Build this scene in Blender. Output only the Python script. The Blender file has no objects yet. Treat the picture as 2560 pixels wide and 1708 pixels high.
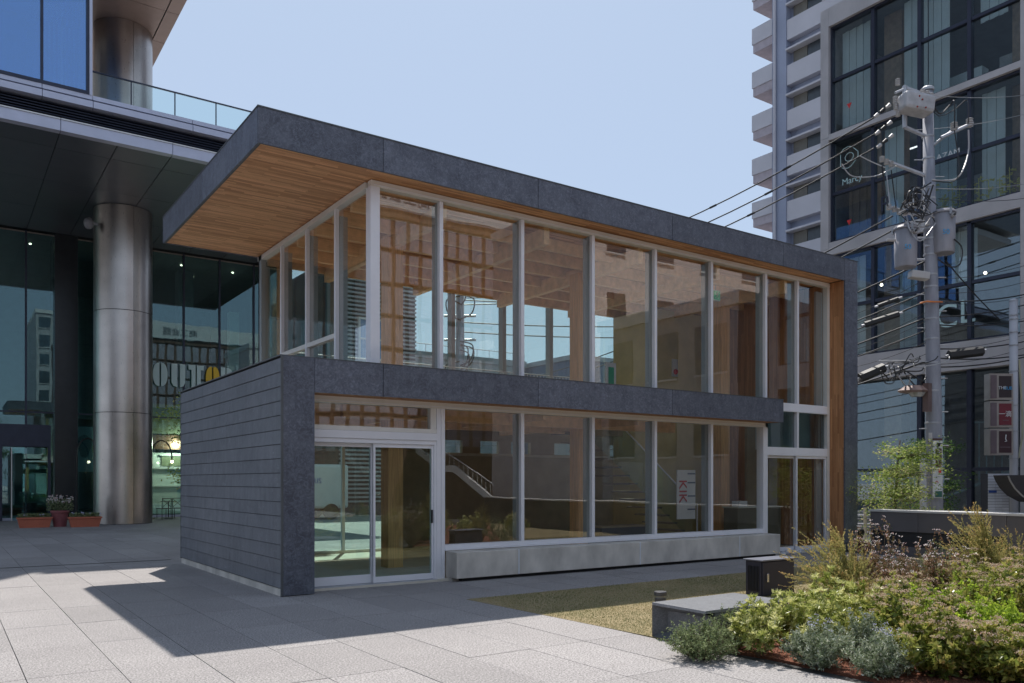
import bpy, bmesh, math, random
import numpy as np
from mathutils import Vector, Matrix
random.seed(7)
rng = np.random.default_rng(7)
S = bpy.context.scene
COL = S.collection
# ---------------------------------------------------------------- camera
F_PX, HZ = 2059.5, 1203.0
FW = Vector((0.5705, 0.8213, 0)).normalized()
RT = Vector((FW.y, -FW.x, 0))
cd = bpy.data.cameras.new("camera"); cam = bpy.data.objects.new("camera", cd); COL.objects.link(cam)
cam.location = (0, 0, 1.6)
cam.rotation_euler = (math.pi/2, 0, math.atan2(-FW.x, FW.y))
cd.sensor_width = 36; cd.sensor_fit = 'HORIZONTAL'
cd.lens = 36*F_PX/2560
cd.shift_y = (HZ-854)/2560
cd.clip_start = 0.05; cd.clip_end = 3000
S.camera = cam
# ---------------------------------------------------------------- sky and sun
SUNV = Vector((1.79, 3.25, 6.7)).normalized()
el = math.asin(SUNV.z)
W = bpy.data.worlds.new("World"); S.world = W; W.use_nodes = True
wn = W.node_tree; wn.nodes.clear()
sky = wn.nodes.new('ShaderNodeTexSky'); sky.sky_type = 'NISHITA'; sky.sun_disc = False
sky.sun_elevation = el; sky.sun_rotation = math.atan2(SUNV.x, SUNV.y)
sky.altitude = 50; sky.air_density = 1.0; sky.dust_density = 1.0; sky.ozone_density = 2.0
bg = wn.nodes.new('ShaderNodeBackground'); bg.inputs[1].default_value = 0.1
wo = wn.nodes.new('ShaderNodeOutputWorld')
hz = wn.nodes.new('ShaderNodeMix'); hz.data_type = 'RGBA'; hz.inputs[0].default_value = .9   # thin even haze over the whole sky
hz.inputs[7].default_value = (1.68, 2.06, 2.66, 1); wn.links.new(sky.outputs[0], hz.inputs[6]); wn.links.new(hz.outputs[2], bg.inputs[0]); wn.links.new(bg.outputs[0], wo.inputs[0])
sd = bpy.data.lights.new("sun", 'SUN'); sun = bpy.data.objects.new("sun", sd); COL.objects.link(sun)
sd.energy = 2.0; sd.angle = math.radians(0.55); sd.color = (1.0, 0.95, 0.88)
sun.rotation_euler = SUNV.to_track_quat('Z', 'Y').to_euler()
S.view_settings.view_transform = 'Standard'; S.view_settings.look = 'None'
S.view_settings.exposure = 1.48; S.view_settings.gamma = 1; S.view_settings.use_curve_mapping = False
S.render.engine = 'CYCLES'
S.cycles.max_bounces = 10; S.cycles.transparent_max_bounces = 24; S.cycles.glossy_bounces = 5
S.cycles.caustics_reflective = False; S.cycles.caustics_refractive = False
S.cycles.sample_clamp_indirect = 6
# ---------------------------------------------------------------- materials
MATS = {}
def nmat(name):
    m = bpy.data.materials.new(name); m.use_nodes = True
    n = m.node_tree; n.nodes.clear()
    o = n.nodes.new('ShaderNodeOutputMaterial'); b = n.nodes.new('ShaderNodeBsdfPrincipled')
    n.links.new(b.outputs[0], o.inputs[0]); MATS[name] = m
    return m, n, b, o
def N(n, t, **k):
    x = n.nodes.new(t)
    for a, v in k.items(): setattr(x, a, v)
    return x
def L(n, a, b): n.links.new(a, b)
def rgba(c): return (c[0], c[1], c[2], 1)
def pos(n, scale=(1, 1, 1)):
    g = N(n, 'ShaderNodeNewGeometry'); m = N(n, 'ShaderNodeMapping'); m.inputs['Scale'].default_value = scale
    L(n, g.outputs['Position'], m.inputs['Vector']); return m.outputs[0]
def noise(n, vec, scale, detail=4, rough=.55, dist=0):
    x = N(n, 'ShaderNodeTexNoise'); x.inputs['Scale'].default_value = scale
    x.inputs['Detail'].default_value = detail; x.inputs['Roughness'].default_value = rough
    x.inputs['Distortion'].default_value = dist
    L(n, vec, x.inputs['Vector']); return x.outputs[0]
def ramp(n, fac, stops):
    r = N(n, 'ShaderNodeValToRGB'); e = r.color_ramp.elements
    e[0].position, e[0].color = stops[0][0], rgba(stops[0][1]) if len(stops[0][1]) == 3 else stops[0][1]
    e[1].position, e[1].color = stops[-1][0], rgba(stops[-1][1])
    for p, c in stops[1:-1]:
        q = e.new(p); q.color = rgba(c)
    L(n, fac, r.inputs[0]); return r.outputs[0]
def mixc(n, fac, a, b, mode='MIX'):
    m = N(n, 'ShaderNodeMix', data_type='RGBA', blend_type=mode)
    if isinstance(fac, (int, float)): m.inputs[0].default_value = fac
    else: L(n, fac, m.inputs[0])
    for i, s in ((6, a), (7, b)):
        if isinstance(s, tuple): m.inputs[i].default_value = rgba(s)
        else: L(n, s, m.inputs[i])
    return m.outputs[2]
def rnd_mult(n, col, amt):
    oi = N(n, 'ShaderNodeObjectInfo'); mr = N(n, 'ShaderNodeMapRange')
    mr.inputs[3].default_value = 1-amt; mr.inputs[4].default_value = 1+amt
    L(n, oi.outputs['Random'], mr.inputs[0])
    vm = N(n, 'ShaderNodeVectorMath', operation='SCALE'); L(n, col, vm.inputs[0]); L(n, mr.outputs[0], vm.inputs['Scale'])
    return vm.outputs[0]
def bump(n, b, h, strength, dist=.01):
    bp = N(n, 'ShaderNodeBump'); bp.inputs['Strength'].default_value = strength; bp.inputs['Distance'].default_value = dist
    L(n, h, bp.inputs['Height']); L(n, bp.outputs[0], b.inputs['Normal'])
def M(name, col, rough=.6, metal=0, var=.12, scale=3., bmp=0., bscale=60., rnd=0., stretch=(1, 1, 1), spec=None, col2=None):
    if name in MATS: return MATS[name]
    m, n, b, o = nmat(name)
    p = pos(n, stretch)
    f = noise(n, p, scale, 5)
    c2 = col2 or tuple(x*(1-var) for x in col); c1 = tuple(min(1, x*(1+var)) for x in col) if not col2 else col
    c = ramp(n, f, [(.3, c2), (.7, c1)])
    if rnd: c = rnd_mult(n, c, rnd)
    L(n, c, b.inputs['Base Color']); b.inputs['Roughness'].default_value = rough; b.inputs['Metallic'].default_value = metal
    if spec is not None: b.inputs['Specular IOR Level'].default_value = spec
    if bmp: bump(n, b, noise(n, p, bscale, 4), bmp)
    return m
def emit(name, col, st):
    m, n, b, o = nmat(name); b.inputs['Base Color'].default_value = rgba(col)
    b.inputs['Emission Color'].default_value = rgba(col); b.inputs['Emission Strength'].default_value = st
    return m
def glass(name, tint, f0=.08, gloss=(1, 1, 1), rough=0., dirt=.0, wav=.0):
    m = bpy.data.materials.new(name); m.use_nodes = True; n = m.node_tree; n.nodes.clear(); MATS[name] = m
    o = N(n, 'ShaderNodeOutputMaterial'); g = N(n, 'ShaderNodeNewGeometry')
    d = N(n, 'ShaderNodeVectorMath', operation='DOT_PRODUCT'); L(n, g.outputs['Incoming'], d.inputs[0]); L(n, g.outputs['True Normal'], d.inputs[1])
    a = N(n, 'ShaderNodeMath', operation='ABSOLUTE'); L(n, d.outputs['Value'], a.inputs[0])
    s = N(n, 'ShaderNodeMath', operation='SUBTRACT', use_clamp=True); s.inputs[0].default_value = 1; L(n, a.outputs[0], s.inputs[1])
    q = N(n, 'ShaderNodeMath', operation='POWER'); L(n, s.outputs[0], q.inputs[0]); q.inputs[1].default_value = 5
    k = N(n, 'ShaderNodeMath', operation='MULTIPLY_ADD', use_clamp=True); L(n, q.outputs[0], k.inputs[0]); k.inputs[1].default_value = 1-f0; k.inputs[2].default_value = f0
    t = N(n, 'ShaderNodeBsdfTransparent'); t.inputs[0].default_value = rgba(tint)
    r = N(n, 'ShaderNodeBsdfGlossy'); r.inputs['Color'].default_value = rgba(gloss); r.inputs['Roughness'].default_value = rough
    if wav:
        bp = N(n, 'ShaderNodeBump'); bp.inputs['Strength'].default_value = wav; bp.inputs['Distance'].default_value = .05
        L(n, noise(n, pos(n), .9, 1), bp.inputs['Height']); L(n, bp.outputs[0], r.inputs['Normal'])
    mx = N(n, 'ShaderNodeMixShader'); L(n, k.outputs[0], mx.inputs[0]); L(n, t.outputs[0], mx.inputs[1]); L(n, r.outputs[0], mx.inputs[2])
    L(n, mx.outputs[0], o.inputs[0]); return m
def m_granite(name, base, dark, light, rnd=.05, rough=.75):
    m, n, b, o = nmat(name); p = pos(n)
    f = noise(n, p, 55, 4, .9); c = ramp(n, f, [(.38, dark), (.5, base), (.62, light)])
    f2 = noise(n, p, 0.7, 5, .6); c = mixc(n, .55, c, ramp(n, f2, [(.3, (.72, .72, .73)), (.7, (1, 1, 1))]), 'MULTIPLY')
    f6 = noise(n, p, 2.3, 6, .8, 1.5); c = mixc(n, 1, c, ramp(n, f6, [(.30, (.80, .79, .78)), (.40, (1, 1, 1))]), 'MULTIPLY'); f4 = noise(n, p, 6, 4, .7); c = mixc(n, .5, c, ramp(n, f4, [(.35, (.86, .86, .86)), (.65, (1, 1, 1))]), 'MULTIPLY')
    c = rnd_mult(n, c, rnd); L(n, c, b.inputs['Base Color']); b.inputs['Roughness'].default_value = rough
    bump(n, b, f, .15, .004); return m
def m_zinc(name, a, c_, light, mott=1., rough=.5, rnd=.04):
    m, n, b, o = nmat(name); p = pos(n)
    f = noise(n, p, 3.0, 6, .65, 1.2); f2 = noise(n, p, 13, 6, .8, 2.2); f3 = noise(n, p, .9, 3)
    c = ramp(n, f, [(.32, a), (.68, c_)])
    c = mixc(n, ramp(n, f2, [(.46, (0, 0, 0)), (.68, (mott, mott, mott))]), c, light)
    c = mixc(n, .5, c, ramp(n, f3, [(.3, (.75, .76, .78)), (.7, (1, 1, 1))]), 'MULTIPLY')
    f5 = noise(n, pos(n, (3, 3, .25)), 4, 3); c = mixc(n, .35, c, ramp(n, f5, [(.35, (.7, .7, .72)), (.65, (1.05, 1.05, 1.05))]), 'MULTIPLY')
    f7 = noise(n, pos(n, (1, 1, 2.2)), 5, 6, .75, .8); f8 = noise(n, pos(n), 26, 4, .8); c = mixc(n, ramp(n, f7, [(.58, (0, 0, 0)), (.70, (.55, .55, .55))]), c, ramp(n, f8, [(.45, tuple(x*1.1 for x in c_)), (.6, (.36, .38, .42))]))
    c = rnd_mult(n, c, rnd); L(n, c, b.inputs['Base Color'])
    L(n, ramp(n, f2, [(.3, (rough-.06,)*3), (.7, (rough+.12,)*3)]), b.inputs['Roughness']); b.inputs['Metallic'].default_value = .25
    bump(n, b, f2, .08, .004); return m
def m_strips(name, axis, c1, c2, w=.7, h=.034, rough=.55):
    """laminated timber: thin glued strips; axis gives (along, across) of world space"""
    m, n, b, o = nmat(name)
    g = N(n, 'ShaderNodeNewGeometry'); sp = N(n, 'ShaderNodeSeparateXYZ'); L(n, g.outputs['Position'], sp.inputs[0])
    cb = N(n, 'ShaderNodeCombineXYZ'); L(n, sp.outputs[axis[0]], cb.inputs[0]); L(n, sp.outputs[axis[1]], cb.inputs[1])
    br = N(n, 'ShaderNodeTexBrick'); br.offset = .37; br.offset_frequency = 2; br.squash = 1.3; br.squash_frequency = 3
    L(n, cb.outputs[0], br.inputs['Vector']); br.inputs['Scale'].default_value = 1
    br.inputs['Color1'].default_value = rgba(c1); br.inputs['Color2'].default_value = rgba(c2); br.inputs['Mortar'].default_value = rgba(tuple(x*.55 for x in c2))
    br.inputs['Mortar Size'].default_value = .0011; br.inputs['Mortar Smooth'].default_value = .5; br.inputs['Brick Width'].default_value = w; br.inputs['Row Height'].default_value = h
    st = [1, 1]; mp = N(n, 'ShaderNodeMapping'); mp.inputs['Scale'].default_value = (1.2, 30, 1); L(n, cb.outputs[0], mp.inputs['Vector'])
    f = noise(n, mp.outputs[0], 3, 5, .6, .6)
    c = mixc(n, .6, br.outputs[0], ramp(n, f, [(.3, (.55, .5, .46)), (.62, (1.08, 1.05, 1.0))]), 'MULTIPLY')
    L(n, c, b.inputs['Base Color']); b.inputs['Roughness'].default_value = rough; bump(n, b, f, .1, .002); return m
def m_leaf(name, cols, rough=.45, trans=.25):
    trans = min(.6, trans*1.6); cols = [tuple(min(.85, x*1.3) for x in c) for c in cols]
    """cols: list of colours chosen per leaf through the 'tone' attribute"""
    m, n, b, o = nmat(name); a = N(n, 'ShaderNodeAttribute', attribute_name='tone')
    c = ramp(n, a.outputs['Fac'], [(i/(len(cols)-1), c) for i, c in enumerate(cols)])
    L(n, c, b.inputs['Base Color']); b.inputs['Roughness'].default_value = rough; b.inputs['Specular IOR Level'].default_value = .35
    tr = N(n, 'ShaderNodeBsdfTranslucent'); L(n, c, tr.inputs[0]); mx = N(n, 'ShaderNodeMixShader'); mx.inputs[0].default_value = trans
    L(n, b.outputs[0], mx.inputs[1]); L(n, tr.outputs[0], mx.inputs[2]); L(n, mx.outputs[0], o.inputs[0]); return m

granite = m_granite('granite', (.30, .28, .275), (.10, .093, .092), (.53, .50, .49), .10)
granite_dark = m_granite('granite_shade', (.4, .4, .41), (.25, .25, .26), (.58, .58, .58), .03)
joint = M('joint_dark', (.045, .043, .042), .9)
zinc = m_zinc('zinc_patina', (.085, .09, .115), (.15, .16, .195), (.27, .295, .36), .75, .5, .14)
zinc_side = m_zinc('zinc_cladding', (.135, .14, .158), (.185, .192, .21), (.30, .31, .34), .4, .5, .07)
edge = M('edge_metal', (.10, .105, .11), .5, .3)
soffit_w = m_strips('soffit_timber', (0, 1), (.88, .50, .26), (.50, .235, .10), .8, .05)
jamb_w = m_strips('jamb_timber', (2, 1), (.62, .31, .14), (.40, .18, .075), .9, .045)
beam_w = M('glulam', (.82, .53, .28), .6, var=.16, scale=7, stretch=(1, 1, 1), bmp=.05)
column_w = M('glulam_column', (.76, .43, .19), .6, var=.22, scale=6, stretch=(6, 6, .35), bmp=.05)
alum = M('anodised_aluminium', (.80, .79, .82), .42, .05, var=.03)
alum_warm = M('painted_aluminium', (.74, .71, .66), .45, .05, var=.04)
grey_fin = M('grey_fin', (.30, .33, .34), .5, .2, var=.05)
gl_pav = glass('clear_glass', (.98, .99, .98), .09, wav=.03)
gl_door = glass('greenish_glass', (.86, .96, .93), .07, wav=.03)
gl_rail = glass('rail_glass', (.90, .97, .965), .03)
concrete = M('fair_concrete', (.57, .53, .475), .8, var=.24, scale=2.6, bmp=.12, bscale=30, stretch=(1, 1, .6))
concrete_b = M('concrete_building', (.44, .42, .43), .85, var=.12, scale=1.2, bmp=.1, bscale=20)
white_joint = M('white_sealant', (.72, .74, .78), .6, var=.02)
black = M('black', (.015, .016, .018), .5)
white_p = M('white_paint', (.68, .68, .68), .5, var=.05)
steel = M('galvanised_steel', (.42, .43, .46), .45, .4, var=.1, scale=8)
# ---------------------------------------------------------------- mesh builder
class MB:
    def __init__(s): s.v = []; s.f = []
    def box(s, x0, x1, y0, y1, z0, z1):
        b = len(s.v)
        s.v += [(x0, y0, z0), (x1, y0, z0), (x1, y1, z0), (x0, y1, z0), (x0, y0, z1), (x1, y0, z1), (x1, y1, z1), (x0, y1, z1)]
        s.f += [tuple(b+i for i in q) for q in ((3, 2, 1, 0), (4, 5, 6, 7), (0, 1, 5, 4), (1, 2, 6, 5), (2, 3, 7, 6), (3, 0, 4, 7))]
        return s
    def prism(s, pts, axis, a, b2):
        """pts: 2-D outline; extruded along axis (0,1,2) from a to b2"""
        n = len(pts); b = len(s.v)
        for d in (a, b2):
            for p in pts:
                q = [0, 0, 0]; r = [i for i in (0, 1, 2) if i != axis]; q[axis] = d; q[r[0]], q[r[1]] = p; s.v.append(tuple(q))
        s.f.append(tuple(range(b, b+n))); s.f.append(tuple(range(b+2*n-1, b+n-1, -1)))
        for i in range(n): j = (i+1) % n; s.f.append((b+i, b+n+i, b+n+j, b+j))
        return s
    def tube(s, pts, r, n=8, cap=True):
        pts = [Vector(p) for p in pts]; m = len(pts); b = len(s.v)
        rr = r if isinstance(r, (list, tuple)) else [r]*m
        up = None
        for i, p in enumerate(pts):
            t = (pts[min(i+1, m-1)]-pts[max(i-1, 0)]).normalized()
            if up is None:
                a = Vector((0, 0, 1)) if abs(t.z) < .9 else Vector((1, 0, 0)); up = (a-t*a.dot(t)).normalized()
            else: up = (up-t*up.dot(t)).normalized()
            sd = t.cross(up)
            for k in range(n):
                a = 2*math.pi*k/n; s.v.append(tuple(p+(up*math.cos(a)+sd*math.sin(a))*rr[i]))
        for i in range(m-1):
            for k in range(n):
                k2 = (k+1) % n; s.f.append((b+i*n+k, b+i*n+k2, b+(i+1)*n+k2, b+(i+1)*n+k))
        if cap: s.f.append(tuple(b+k for k in range(n-1, -1, -1))); s.f.append(tuple(b+(m-1)*n+k for k in range(n)))
        return s
    def lathe(s, prof, c=(0, 0, 0), n=24):
        b = len(s.v); m = len(prof)
        for r, z in prof:
            for k in range(n): a = 2*math.pi*k/n; s.v.append((c[0]+r*math.cos(a), c[1]+r*math.sin(a), c[2]+z))
        for i in range(m-1):
            for k in range(n): k2 = (k+1) % n; s.f.append((b+i*n+k, b+i*n+k2, b+(i+1)*n+k2, b+(i+1)*n+k))
        s.f.append(tuple(b+k for k in range(n-1, -1, -1))); s.f.append(tuple(b+(m-1)*n+k for k in range(n)))
        return s
    def ball(s, c, r, n=8, sz=1):
        pr = [(max(.001, r*math.sin(math.pi*i/(n//2+1))), -r*sz*math.cos(math.pi*i/(n//2+1))) for i in range(n//2+2)]
        return s.lathe(pr, c, n)
WL = {}
def mesh_of(mb, mat, smooth=False, bevel=0, name='mesh'):
    me = bpy.data.meshes.new(name); me.from_pydata(mb.v, [], mb.f)
    bm = bmesh.new(); bm.from_mesh(me)
    if bevel: bmesh.ops.bevel(bm, geom=bm.edges[:]+bm.verts[:], offset=bevel, segments=2, profile=.5, affect='EDGES')
    bmesh.ops.recalc_face_normals(bm, faces=bm.faces[:]); bm.to_mesh(me); bm.free()
    if smooth: me.shade_smooth()
    me.materials.append(mat); return me
def link(name, data, parent=None, loc=None):
    o = bpy.data.objects.new(name, data); COL.objects.link(o)
    if parent is not None:
        o.parent = parent; pw = WL[parent]
    else: pw = Vector((0, 0, 0))
    w = Vector(loc) if loc is not None else Vector((0, 0, 0))
    o.location = w-pw; WL[o] = w; return o
def obj(name, mb, mat, parent=None, smooth=False, bevel=0, loc=None, label=None):
    """mesh given in world coordinates (loc None) or local to loc"""
    o = link(name, mesh_of(mb, mat, smooth, bevel, name), parent, loc)
    if smooth:
        pass
    if label: o['label'] = label
    return o
def thing(name, label, cat, loc=(0, 0, 0), group=None, rz=0):
    o = bpy.data.objects.new(name, None); COL.objects.link(o); o.location = loc; o.rotation_euler[2] = rz
    o['label'] = label; o['category'] = cat; o.empty_display_size = .2
    if group: o['group'] = group
    WL[o] = Vector(loc); return o
def tag(o, label=None, cat=None, group=None, kind=None):
    if label: o['label'] = label
    if cat: o['category'] = cat
    if group: o['group'] = group
    if kind: o['kind'] = kind
    return o
def bx(name, x0, x1, y0, y1, z0, z1, mat, parent, bevel=0, label=None):
    return obj(name, MB().box(x0, x1, y0, y1, z0, z1), mat, parent, bevel=bevel, label=label)
def piece(name, me, parent, loc):
    """shared-mesh piece; loc in world"""
    return link(name, me, parent, loc)
def dup(o, parent=None, loc=None):
    c = o.copy(); COL.objects.link(c)
    if loc is not None: c.location = loc
    if parent is not None: c.parent = parent
    for ch in list(o.children):
        d = ch.copy(); COL.objects.link(d); d.parent = c
        for g in ch.children:
            e = g.copy(); COL.objects.link(e); e.parent = d
    return c
def text(name, s, size, mat, parent, loc, rot, ext=.004, sx=1, align='CENTER', label=None):
    cu = bpy.data.curves.new(name, 'FONT'); cu.body = s; cu.size = size; cu.extrude = ext; cu.align_x = align; cu.align_y = 'CENTER'
    t = bpy.data.objects.new(name, cu); COL.objects.link(t); bpy.context.view_layer.update()
    me = bpy.data.meshes.new_from_object(t.evaluated_get(bpy.context.evaluated_depsgraph_get())); bpy.data.objects.remove(t)
    me.materials.clear(); me.materials.append(mat)
    o = link(name, me, parent, loc); o.rotation_euler = rot; o.scale = (sx, 1, 1)
    if label: o['label'] = label
    return o
def at(u, v, d):
    """point at depth d seen at photo position (u, v)"""
    return FW*d + RT*((u-1280)/F_PX*d) + Vector((0, 0, 1.6+(HZ-v)/F_PX*d))
# ================================================================ SETTING
STREET = -0.8
g = obj('ground', MB().box(-400, 17.62, -300, 400, -1.4, -.06), M('ground_concrete', (.42, .41, .4), .9, var=.15)); tag(g, kind='structure')
g = obj('road', MB().box(17.62, 500, -300, 400, -1.6, STREET), M('asphalt', (.055, .055, .058), .9, var=.2, scale=2, bmp=.2, bscale=80)); tag(g, kind='structure')
g = obj('bounce_pavement', MB().box(17.63, 22.0, -20, 60, STREET+.004, STREET+.12), M('bounce_concrete', (.36, .35, .34), .85, var=.15)); tag(g, kind='structure')  # pale slab added over the dark road to bounce light at the pavilion
g = obj('road_marking', MB().box(22.2, 22.35, -60, 60, STREET+.001, STREET+.005), white_p); tag(g, kind='structure')
# plaza of granite slabs: 0.675 x 1.35 m
plaza = obj('plaza_paving', MB().box(-40, 17.6, -12, 40.5, -.058, -.012), joint); tag(plaza, kind='structure')
SW, SL, GAP = .675, 1.35, .007
slab_me = mesh_of(MB().box(GAP/2, SW-GAP/2, GAP/2, SL-GAP/2, -.03, 0), granite, name='paving_slab')
X0, Y0 = 0.571-SW*20, 10.4-SL*14
allslabs = []
rest = MB()
for i in range(-30, 44):
    for j in range(0, 37):
        x, y = X0+SW*i, Y0+SL*j
        if x > 17.5: continue
        cx, cy = x+SW/2, y+SL/2
        # bed and lawn are not paved; the pavilion floor is its own slab
        if cx > 5.95 and cy < 9.4: continue
        if 4.2 < cx < 17.2 and 11.7 < cy < 16.7: continue
        if cy > 39.2: continue
        d = FW.x*cx+FW.y*cy; l = RT.x*cx+RT.y*cy
        vis = d > 4.5 and abs(l)/d < .66
        allslabs.append((d if vis else 1e6, x, y))
allslabs.sort()
near = allslabs[:296]
for d, x, y in near: piece('paving_slab', slab_me, plaza, (x, y, random.uniform(-.0012, .0012)))
for d, x, y in allslabs[296:]:
    if x < -14: continue
    if x+SW > 17.6: continue
    rest.box(x+GAP/2, x+SW-GAP/2, y+GAP/2, y+SL-GAP/2, -.03, 0)
o = obj('far_slabs', rest, granite, plaza); o['kind'] = 'stuff'
# slot drain across the plaza
dr = thing('slot_drain', 'long dark slot drain running across the plaza in front of the office tower', 'drain', (2, 17.9, 0))
obj('grate', MB().prism([(-12, 17.87), (3.86, 17.70), (3.86, 17.74), (-12, 17.91)], 2, .001, .006), joint, dr)
dr = thing('expansion_joint', 'dark metal expansion joint in the paving at the lower left corner', 'joint strip', (.1, 8, 0))
obj('strip', MB().box(-.105, -.085, -4, 17.5, .001, .006), joint, dr)
# ================================================================ PAVILION
YF, YG, YB = 11.15, 11.57, 16.95
ZR0, ZR1 = 6.20, 6.69
pav = thing('timber_pavilion', 'two storey glass and timber pavilion wrapped in dark mottled zinc', 'pavilion', (10.5, 14.0, 0))
core = M('dark_core', (.03, .03, .033), .8)
G = .010
# roof
roof = obj('roof', MB().box(3.58, 17.50, YF+.03, YB-.03, 6.235, 6.66), core, pav)
bx('soffit', 3.585, 17.02, YF+.035, YB-.035, 6.215, 6.2348, soffit_w, roof)
FX = [3.548, 5.414, 8.284, 11.467, 14.814, 17.028, 17.532]
for a, b in zip(FX[:-1], FX[1:]): bx('fascia_panel', a+G/2, b-G/2, YF, YF+.028, ZR0, ZR1, zinc, roof, label=None)
ys = [YF+.031, 14.05, YB-.031]
for a, b in zip(ys[:-1], ys[1:]): bx('fascia_panel', 3.548, 3.576, a, b-G, ZR0, ZR1, zinc, roof)
bx('fascia_panel', 3.548, 17.50, YB-.028, YB, ZR0, ZR1, zinc, roof)
e = MB(); e.box(3.577, 17.02, YF+.029, YF+.045, 6.203, 6.2145); e.box(3.577, 3.60, YF+.046, YB-.04, 6.203, 6.2145); obj('edge_trim', e, edge, roof)
bx('roof_capping', 3.54, 17.54, YF-.008, YB+.008, ZR1+.001, ZR1+.02, edge, roof)
# right end wall with zinc post panels and timber lining
wr = obj('end_wall', MB().box(17.062, 17.50, YF+.03, YB-.03, 0, 6.23), core, pav)
for a, b in ((0.0, 1.83), (1.83, 4.28), (4.28, 6.197)): bx('cladding_panel', 17.028, 17.532, YF, YF+.028, a+.002, b-.002, zinc, wr)
k = 0
for a, b in ((0, 1.6), (1.6, 3.2), (3.2, 4.8), (4.8, 6.197)):
    for c, d in ((YF+.03, 14), (14, YB-.03)): bx('cladding_panel', 17.504, 17.532, c+.002, d-.002, a+.002, b-.002, zinc_side, wr)
bx('timber_lining', 17.032, 17.060, YF+.03, YB-.2, .05, 6.20, jamb_w, wr)
bx('corner_trim', 17.029, 17.034, YF-.002, YF+.029, .02, 6.19, black, wr)
# left wall: coursed zinc panels
wl = obj('side_wall', MB().box(3.90, 4.335, YF+.03, YB-.03, 0.02, 3.30), core, pav)
bx('plinth', 3.885, 3.90, YF+.02, YB-.01, -.01, .10, concrete, wl)
bx('cladding_panel', 3.90, 4.349, YF, YF+.028, .012, 3.335, zinc, wl, label='broad mottled zinc panel on the wall end')
bx('corner_trim', 3.868, 3.899, YF-.004, YF+.03, 0, 3.335, edge, wl)
bx('corner_trim', 3.87, 3.90, YB-.025, YB+.004, 0.10, 3.335, edge, wl)
bx('wall_capping', 3.862, 4.36, YF+.03, YB+.01, 3.336, 3.355, edge, wl)
for k in range(16):
    z0 = .115+.2*k; z1 = min(z0+.2, 3.333); off = [0.35, 1.05, .7, 1.3][k % 4]
    cuts = [YF+.032]; y = YF+off
    while y < YB-.25: cuts.append(y); y += 1.42
    cuts.append(YB-.028)
    for a, b in zip(cuts[:-1], cuts[1:]):
        if b-a < .03: continue
        # each course laps over the one below: a slight tilt outwards at the bottom
        p = MB(); y0, y1 = a+.0008, b-.0008
        pts = [(3.899, z0+.002), (3.869+random.uniform(-.0015, .0015), z0+.002), (3.878, z1-.006), (3.899, z1-.006)]
        p.prism(pts, 1, y0, y1); obj('cladding_panel', p, zinc_side, wl)
# mid band
bandr = obj('canopy_band', MB().box(4.36, 14.78, YF+.03, YG-.03, 2.87, 3.32), core, pav)
BX = [4.349, 5.414, 8.284, 11.467, 14.814]
for a, b in zip(BX[:-1], BX[1:]): bx('fascia_panel', a+G/2, b-G/2, YF, YF+.028, 2.856, 3.335, zinc, bandr)
bx('fascia_panel', 14.786, 14.814, YF+.03, YG-.04, 2.856, 3.335, zinc, bandr)
bx('band_capping', 4.36, 14.82, YF-.005, YG-.03, 3.336, 3.35, edge, bandr)
bx('band_soffit', 4.352, 14.78, YF+.03, YG-.004, 2.86, 2.869, jamb_w, bandr)
# lower flat roof left of the upper room and the upper floor
bx('terrace_roof', 4.36, 5.36, YG+.12, YB-.03, 3.02, 3.31, M('pale_roofing', (.6, .6, .58), .8), pav)  # unseen roof, made pale to bounce sunlight up to the soffit
fl = bx('upper_floor', 5.41, 13.4, YG+.12, YB-.22, 2.93, 3.22, M('plaster', (.65, .58, .48), .8), pav)
bx('floor_finish', 5.42, 13.4, YG+.13, YB-.23, 3.222, 3.25, M('oak_floor', (.62, .46, .30), .5), fl)
bx('lower_ceiling', 4.36, 13.39, YG+.13, YB-.23, 2.90, 2.928, soffit_w, fl)
gf = bx('ground_floor', 4.34, 17.03, YG-.14, YB-.05, -.03, .035, M('floor_screed', (.62, .57, .48), .6, var=.1), pav)
# timber frame
colm = mesh_of(MB().box(-.15, .15, -.15, .15, .035, 6.0), column_w, bevel=.006, name='timber_column')
cols = [(6.78, 13.6), (11.2, 13.6), (15.65, 13.6)]
for x, y in cols: piece('timber_column', colm, pav, (x, y, 0))
cs = mesh_of(MB().box(-.06, .06, -.12, .12, .035, 6.0), column_w, name='timber_column')
for x in (5.75, 16.7): piece('timber_column', cs, pav, (x, 16.55, 0))
for x in (4.58, 8.35): bx('timber_column', x-.1, x+.1, 16.5, 16.7, .035, 2.9, column_w, pav)
for x in (6.78, 8.9, 11.2, 13.4, 15.65): bx('main_beam', x-.06, x+.06, YG+.16, 16.68, 5.83, 6.12, beam_w, pav)
jm = mesh_of(MB().box(5.5, 17.0, -.045, .045, 5.99, 6.21), beam_w, name='joist')
for y in (12.5, 13.25, 14.05, 14.95, 15.8): piece('joist', jm, pav, (0, y, 0))
bx('edge_beam', 5.5, 17.0, 16.62, 16.69, 6.0, 6.205, beam_w, pav)
for y in (12.9, 14.6): bx('floor_beam', 5.5, 13.3, y-.06, y+.06, 2.66, 2.895, beam_w, pav)
for x in (6.78, 8.9, 11.2): bx('floor_beam', x-.05, x+.05, YG+.2, 16.6, 2.70, 2.895, beam_w, pav)
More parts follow.
